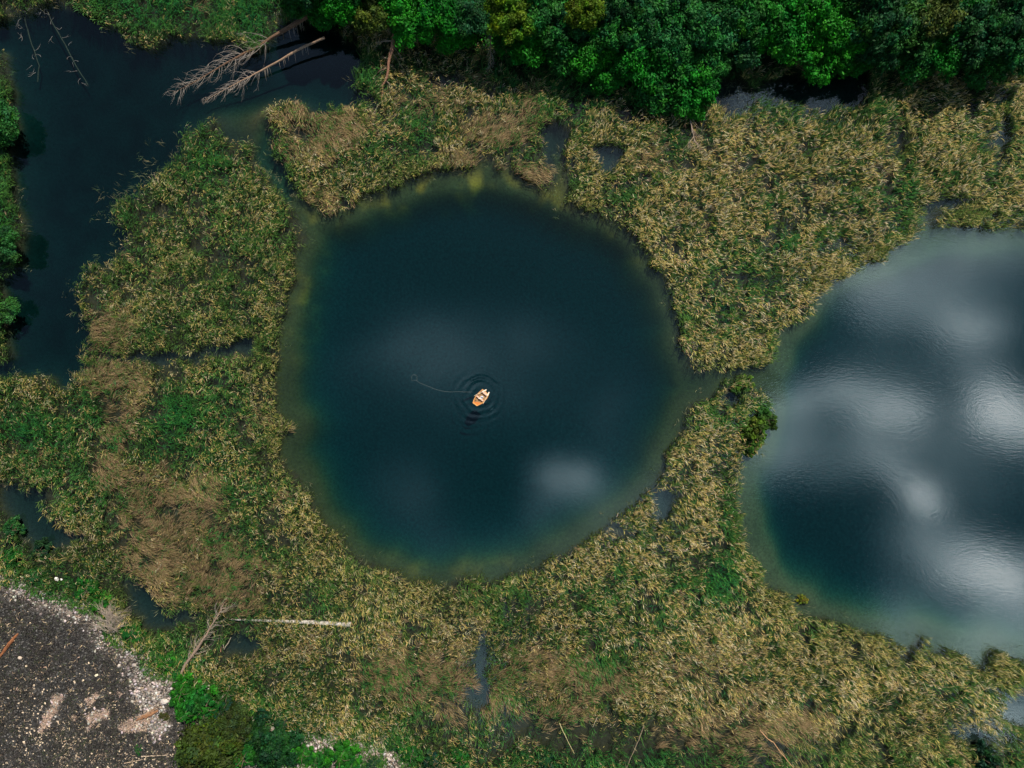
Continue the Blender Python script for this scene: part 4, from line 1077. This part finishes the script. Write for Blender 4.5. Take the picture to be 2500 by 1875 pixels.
# ------------------------------------------------------------------ stones
def stone_pts(r_, seed):
    g_ = np.random.default_rng(seed)
    ph = (1 + 5 ** .5) / 2
    v = np.array([(-1,ph,0),(1,ph,0),(-1,-ph,0),(1,-ph,0),(0,-1,ph),(0,1,ph),(0,-1,-ph),(0,1,-ph),(ph,0,-1),(ph,0,1),(-ph,0,-1),(-ph,0,1)], float)
    v /= np.linalg.norm(v, axis=1)[:, None]
    v *= g_.uniform(.65, 1.15, (12, 1)); return v
ICO = np.array([(0,11,5),(0,5,1),(0,1,7),(0,7,10),(0,10,11),(1,5,9),(5,11,4),(11,10,2),(10,7,6),(7,1,8),(3,9,4),(3,4,2),(3,2,6),(3,6,8),(3,8,9),(4,9,5),(2,4,11),(6,2,10),(8,6,7),(9,8,1)])
def stones(n, prob, smin, smax, colfn, name, label, cat):
    x = rng.uniform(-106, -10, n); y = rng.uniform(-82, -22, n)
    ok = sample(gravel, x, y) & (rng.random(n) < prob(x, y)); x, y = x[ok], y[ok]; T = len(x)
    shp = np.stack([stone_pts(1, 900 + i) for i in range(24)])[rng.integers(0, 24, T)]
    s = smin * (smax / smin) ** (rng.random(T) ** 2.2)
    an = rng.uniform(0, 6.28, T); ex = rng.uniform(.55, 1, T)
    vx = shp[..., 0] * s[:, None]; vy = shp[..., 1] * (s * ex)[:, None]; vz = shp[..., 2] * (s * .5)[:, None]
    V = np.stack([vx * np.cos(an)[:, None] - vy * np.sin(an)[:, None] + x[:, None], vx * np.sin(an)[:, None] + vy * np.cos(an)[:, None] + y[:, None], vz + (sample(zt, x, y) + s * .15)[:, None]], -1)
    F = (np.arange(T)[:, None, None] * 12 + ICO[None]).reshape(-1, 3)
    cc = np.repeat(colfn(x, y, T)[:, None, :], 12, axis=1).reshape(-1, 3)
    o = mesh_np(name, V.reshape(-1, 3), F, M_STONE, cc); tag(o, label, cat, kind='stuff'); return T
def c_gravel(x, y, T):
    b = rng.uniform(.10, .50, (T, 1)) * np.array([[1.0, .88, .80]]) * rng.uniform(.9, 1.1, (T, 3)); return np.clip(b, .03, .85)
def c_litter(x, y, T):
    u = rng.random((T, 1)); d = rng.uniform(.012, .10, (T, 1)) ** 1.0 * np.array([[1, .94, .88]])
    l = rng.uniform(.2, .55, (T, 1)) * np.array([[1.0, .78, .55]])
    cl_ = sample(vnoise(GX, GY, 5, 72, 3), x, y)[:, None]
    l = l * 1.25
    low_ = np.clip((W(0, 1420 * K).y - y) / 14.0, 0, 1)[:, None]
    return np.where(u < .985 - (.06 + .75 * np.clip(cl_ - .42, 0, .6)) * low_, d, l)
print('gravel', stones(150000, lambda x, y: np.clip(sample(pale, x, y) * 1.5, 0, 1), .07, .42, c_gravel, 'gravel', 'pale pinkish gravel in a crescent along the quarry rim', 'gravel'))
print('litter', stones(170000, lambda x, y: np.clip(1 - sample(pale, x, y), 0, 1) * .75 * (sample(dedge, x, y) > 1.5), .06, .30, c_litter, 'stone_litter', 'dark stony litter flecked with cream chips on the quarry floor', 'stones'))
def boulder(px, py, r_, c_, lab, name='boulder', zz_=.35):
    p = W(px, py, .6); v = stone_pts(1, int(px)) 
    p.z = max(zat(p.x, p.y), 0) + r_ * .2
    me_v = [tuple(np.array(p) + q * np.array([r_, r_ * .8, r_ * .6])) for q in v]
    mb = MB(); mb.add(me_v, [tuple(t) for t in ICO], c_)
    o = mb.build(name, M_STONE); b = o.modifiers.new('Bevel', 'BEVEL'); b.width = r_ * .12; b.segments = 2
    tag(o, lab, 'boulder', group='boulders along the lower bank')
for q in ((813,1768,.75,(.42,.32,.22),'tan boulder at the lower rim of the reeds'),(830,1796,.85,(.30,.13,.08),'rust red boulder right of the tan one near the reeds'),(906,1823,.55,(.62,.56,.5),'white boulder among small stones near the bottom edge'),
          (408,1708,.95,(.46,.40,.35),'grey boulder between gravel and vivid green shrubs'),(430,1713,.6,(.22,.10,.04),'rusty brown boulder tucked under the green shrubs'),(134,1416,.55,(.75,.7,.64),'white stone on the gravel rim, the larger of two'),
          (145,1417,.32,(.7,.66,.6),'white stone on the gravel rim, the smaller of two'),(455,1650,.6,(.60,.52,.46),'pale boulder at the foot of the leaning dead tree'),(470,1642,.45,(.66,.58,.5),'small pale boulder right of the dead tree foot'),
          (242,1644,.45,(.55,.48,.34),'yellowish rock alone on the dark quarry floor'),(56,1602,.5,(.45,.36,.28),'tan rock on the quarry floor right of the red plank'),(760,1868,.7,(.6,.55,.48),'whitish boulder cut by the bottom edge'),(505,1682,.5,(.6,.55,.5),'white rock between dark shrubs above the olive bush')):
    boulder(*q)

# low green herbs along the seam of reeds and gravel, and mossy turf under the shrubs
dg = edt(gravel); dr = edt(~gravel)
x, y = scatter(9); ok = ((sample(dg, x, y) < 2.4) & (sample(reed, x, y)) | ((sample(gravel, x, y)) & (sample(dr, x, y) < 1.6))) & (rng.random(len(x)) < .5 + .9 * (sample(nf2, x, y) - .4))
ok |= sample(gravel, x, y) & (x > W(520, 0).x) & (sample(ncol, x, y) > .50) & (rng.random(len(x)) < .55)
x, y = x[ok], y[ok]; T = len(x); c1 = rng.random((T, 1)) * .6 + .8 * (sample(ncol, x, y)[:, None] - .3)
tip = C(.015, .115, .015) * (1 - np.clip(c1, 0, 1)) + C(.10, .17, .03) * np.clip(c1, 0, 1)
V = gen_blades(x, y, 6, np.full(T, .28), np.full(T, .25), np.full(T, .55), np.full(T, .5), np.full(T, 1.5), rng.uniform(0, 6.28, T), np.full(T, 1.4), np.full(T, .12), tip * .4, tip, jitter=.35)
tag(mesh_np('herbs', V[0], V[1], M_REED, V[2]), 'low green herbs and moss fringing the gravel', 'herbs', kind='stuff')

# dry twigs, bark and leaf litter lying all over the quarry floor
x, y = scatter(16); ok = sample(gravel, x, y) & (rng.random(len(x)) < np.clip(.25 + 1.6 * (sample(vnoise(GX, GY, 3.5, 81, 3), x, y) - .3), .05, 1) * (1 - .6 * sample(pale, x, y)))
x, y = x[ok], y[ok]; T = len(x); c1 = rng.random((T, 1)); c2 = rng.random((T, 1))
tip = C(.016, .016, .016) * (1 - c1) + C(.072, .062, .052) * c1
tip = np.where(c2 > .95, C(.46, .34, .22), tip); tip = np.where((c2 < .10), C(.05, .06, .03), tip)
V = gen_blades(x, y, 3, np.full(T, .25), np.full(T, .06), np.full(T, .55), np.full(T, 1.35), np.full(T, 1.6), rng.uniform(0, 6.28, T), np.full(T, 1.5), np.full(T, .10), tip, tip, jitter=.4, z0=sample(zt, x, y) + .02)
tag(mesh_np('litter', V[0], V[1], M_REED, V[2]), 'dark dry twigs and bark litter covering the quarry floor', 'litter', kind='stuff')

streaks = poly([(120,1490),(142,1492),(128,1530),(108,1572),(92,1580),(98,1545)]) | poly([(195,1545),(235,1525),(245,1528),(238,1545),(212,1552),(200,1580)]) | poly([(205,1500),(228,1490),(222,1505),(208,1520)]) | poly([(272,1558),(300,1540),(330,1545),(325,1562),(290,1570)]) | poly([(168,1540),(180,1545),(176,1556),(164,1550)]) | poly([(255,1490),(266,1485),(262,1502)])
x, y = scatter(60); ok = sample(streaks, x, y) & (rng.random(len(x)) < .8); x, y = x[ok], y[ok]; T = len(x); c1 = rng.random((T, 1))
tip = C(.46, .32, .24) * (1 - c1) + C(.30, .22, .17) * c1
V = gen_blades(x, y, 3, np.full(T, .12), np.full(T, .05), np.full(T, .40), np.full(T, 1.4), np.full(T, 1.6), rng.uniform(0, 6.28, T), np.full(T, 1.5), np.full(T, .12), tip, tip, jitter=.3, z0=sample(zt, x, y) + .04)
tag(mesh_np('wood_chips', V[0], V[1], M_REED, V[2]), 'streaks of bleached tan wood chips strewn on the dark quarry floor', 'wood chips', kind='stuff')

# thin scattered reeds standing alone in the water off the shores
x, y = scatter(1.6); dsh = sample(dshore, x, y)
pr = np.clip(1 - dsh / 2.2, 0, 1) * .16 + .55 * sample(blob(300, 460, 60, 60) + blob(230, 440, 50, 22) + blob(180, 640, 30, 70) + blob(330, 400, 60, 60), x, y) * (dsh < 6) * .6 + .5 * sample(blob(1205, 380, 30, 60) + blob(1580, 215, 40, 40) + blob(2080, 1580, 90, 40), x, y)
ok = sample(water, x, y) & (dsh > .1) & (rng.random(len(x)) < pr); x, y = x[ok], y[ok]; T = len(x)
c1 = rng.random((T, 1)); tip = C(.05, .12, .04) * (1 - c1) + C(.33, .29, .16) * c1
V = gen_blades(x, y, 6, np.full(T, .35), np.full(T, .4), np.full(T, .9), np.full(T, .5), np.full(T, 1.4), rng.uniform(0, 6.28, T), np.full(T, .7), np.full(T, .04), C(.03, .05, .02)[None] + 0 * tip, tip, z0=np.full(T, -.1))
tag(mesh_np('stray_reeds', V[0], V[1], M_REED, V[2]), 'stray thin reeds standing in the shallows off the shores', 'reeds', kind='stuff')

# ------------------------------------------------------------------ rowing boat
ORG = (.46, .17, .035); PNK = (.60, .36, .25); CRM = (.70, .55, .38); DEK = (.26, .145, .055); RED = (.32, .08, .015)
def Z(X, Y, z=.0): return W(1100 + X / 14.747, 920 + Y / 14.747, z)
bc = Z(1080, 760); boat = empty('rowing_boat', (bc.x, bc.y, 0)); tag(boat, 'small orange wooden rowing boat floating alone on the round pond', 'boat')
outline = [(1150,440),(1268,520),(1385,640),(1320,770),(1180,935),(953,1052),(797,938),(832,830),(900,690),(1005,575)]
cen = Vector((Z(1085,755).x, Z(1085,755).y, 0))
def ring(scale, z): return [Vector((cen.x + (Z(*q).x - cen.x) * scale, cen.y + (Z(*q).y - cen.y) * scale, z)) for q in outline]
def shell(r0, r1, r2, r3, color, cap=None):
    mb = MB(); n = len(outline); R = [r for r in (r0, r1, r2, r3) if r]
    vs = [tuple(v) for r in R for v in r]
    fs = [(i * n + j, i * n + (j + 1) % n, (i + 1) * n + (j + 1) % n, (i + 1) * n + j) for i in range(len(R) - 1) for j in range(n)]
    if cap: fs.append(tuple(cap * n + j for j in range(n)))
    mb.add(vs, fs, color); return mb
shell(ring(.80, -.16), ring(.985, .40), ring(.90, .40), ring(.78, .06), ORG).build('hull', M_WOOD, boat)
mb = MB(); mb.add([tuple(v) for v in ring(.79, .07)], [tuple(range(10))], DEK); mb.build('floor', M_WOOD, boat)
shell(ring(.90, .405), ring(.90, .45), ring(1.0, .45), ring(1.0, .405), (.56,.27,.08)).build('gunwale', M_WOOD, boat)
def plank(a, b, w, z, t, color, name, parent=boat):
    p, q = Z(*a, z), Z(*b, z); d = (q - p); L_ = d.length; an = math.atan2(d.y, d.x)
    mb = MB(); mb.box(((p.x + q.x) / 2, (p.y + q.y) / 2, z), (L_, w, t), an, color)
    return mb.build(name, M_WOOD, parent, bevel=.01)
plank((1135,510),(1340,665), .44, .40, .05, PNK, 'stern_seat')
plank((925,672),(1180,872), .27, .40, .05, PNK, 'rowing_seat')
plank((868,905),(1090,985), .12, .14, .05, RED, 'rib')
mb = MB(); q = [Z(*p_, .30) for p_ in ((815,935),(953,1035),(1110,945),(960,900))]
mb.add([tuple(v) for v in q] + [(v.x, v.y, .26) for v in q], [(0,1,2,3),(7,6,5,4),(0,4,5,1),(1,5,6,2),(2,6,7,3),(3,7,4,0)], (.50,.15,.025)); mb.build('bow_deck', M_WOOD, boat)
def oar(a, b, lab):
    p, q = Z(*a, .60), Z(*b, .54); root = empty('oar', tuple(p)); tag(root, lab, 'oar', group='oars shipped in the rowing boat')
    ABS[root.name] = Vector(p)
    d = (q - p).normalized(); m_ = p.lerp(q, .70); k = MB(); k.tube([p, m_], [.035, .04], 8, CRM); k.build('shaft', M_WOOD, root)
    an = math.atan2(d.y, d.x); c_ = m_.lerp(q, .5); k = MB(); k.box((c_.x, c_.y, c_.z), ((q - m_).length, .17, .03), an, (.80,.70,.54)); k.build('blade', M_WOOD, root, bevel=.01)
oar((850,685), (1292,462), 'cream oar laid along the left gunwale, blade past the stern')
oar((1172,968), (1392,548), 'cream oar laid along the right gunwale, blade past the stern')
# coil of grey rope on the floor boards in front of the seat, black boot in the bow, cloth bundle on the seat
mb = MB(); c_ = Z(1128, 745, .3)
for k in range(3):
    R_ = .26 - .05 * k
    mb.tube([(c_.x + R_ * math.cos(t * .45), c_.y + R_ * math.sin(t * .45), .32 + .05 * k) for t in range(12 + k)], .035, 6, (.52, .54, .60))
o = mb.build('rope_coil', M_WOOD); tag(o, 'loose coil of pale grey rope on the boat floor beside the seat', 'rope')
mb = MB(); c_ = Z(912, 845, .14); mb.tube([(c_.x - .05, c_.y - .12, .14), (c_.x, c_.y, .15), (c_.x + .04, c_.y + .1, .14)], [.05, .07, .06], 8, (.02, .015, .02)); o = mb.build('boot', M_WOOD); tag(o, 'small black boot lying in the bow of the boat', 'boot')
mb = MB(); c_ = Z(1050, 785, .47); mb.tube([(c_.x - .22, c_.y + .02, .47), (c_.x, c_.y, .50), (c_.x + .2, c_.y - .12, .47)], [.06, .11, .07], 8, (.84,.70,.60), rough=.2); o = mb.build('folded_cloth', M_WOOD); tag(o, 'pale folded cloth lying on the middle seat of the boat', 'cloth')
# anchor line trailing on the water to the left
ln = [(1152,957),(1135,957),(1120,956),(1100,957),(1080,955),(1062,950),(1045,943),(1025,935),(1016,928),(1006,930),(1004,920),(1010,914),(1018,918),(1018,928)]
mb = MB(); mb.tube([W(a, b, .01) for a, b in ln], .014, 5, (.12, .15, .14)); o = mb.build('floating_line', M_WOOD); tag(o, 'thin pale line floating on the water from the boat to a small loop', 'line')
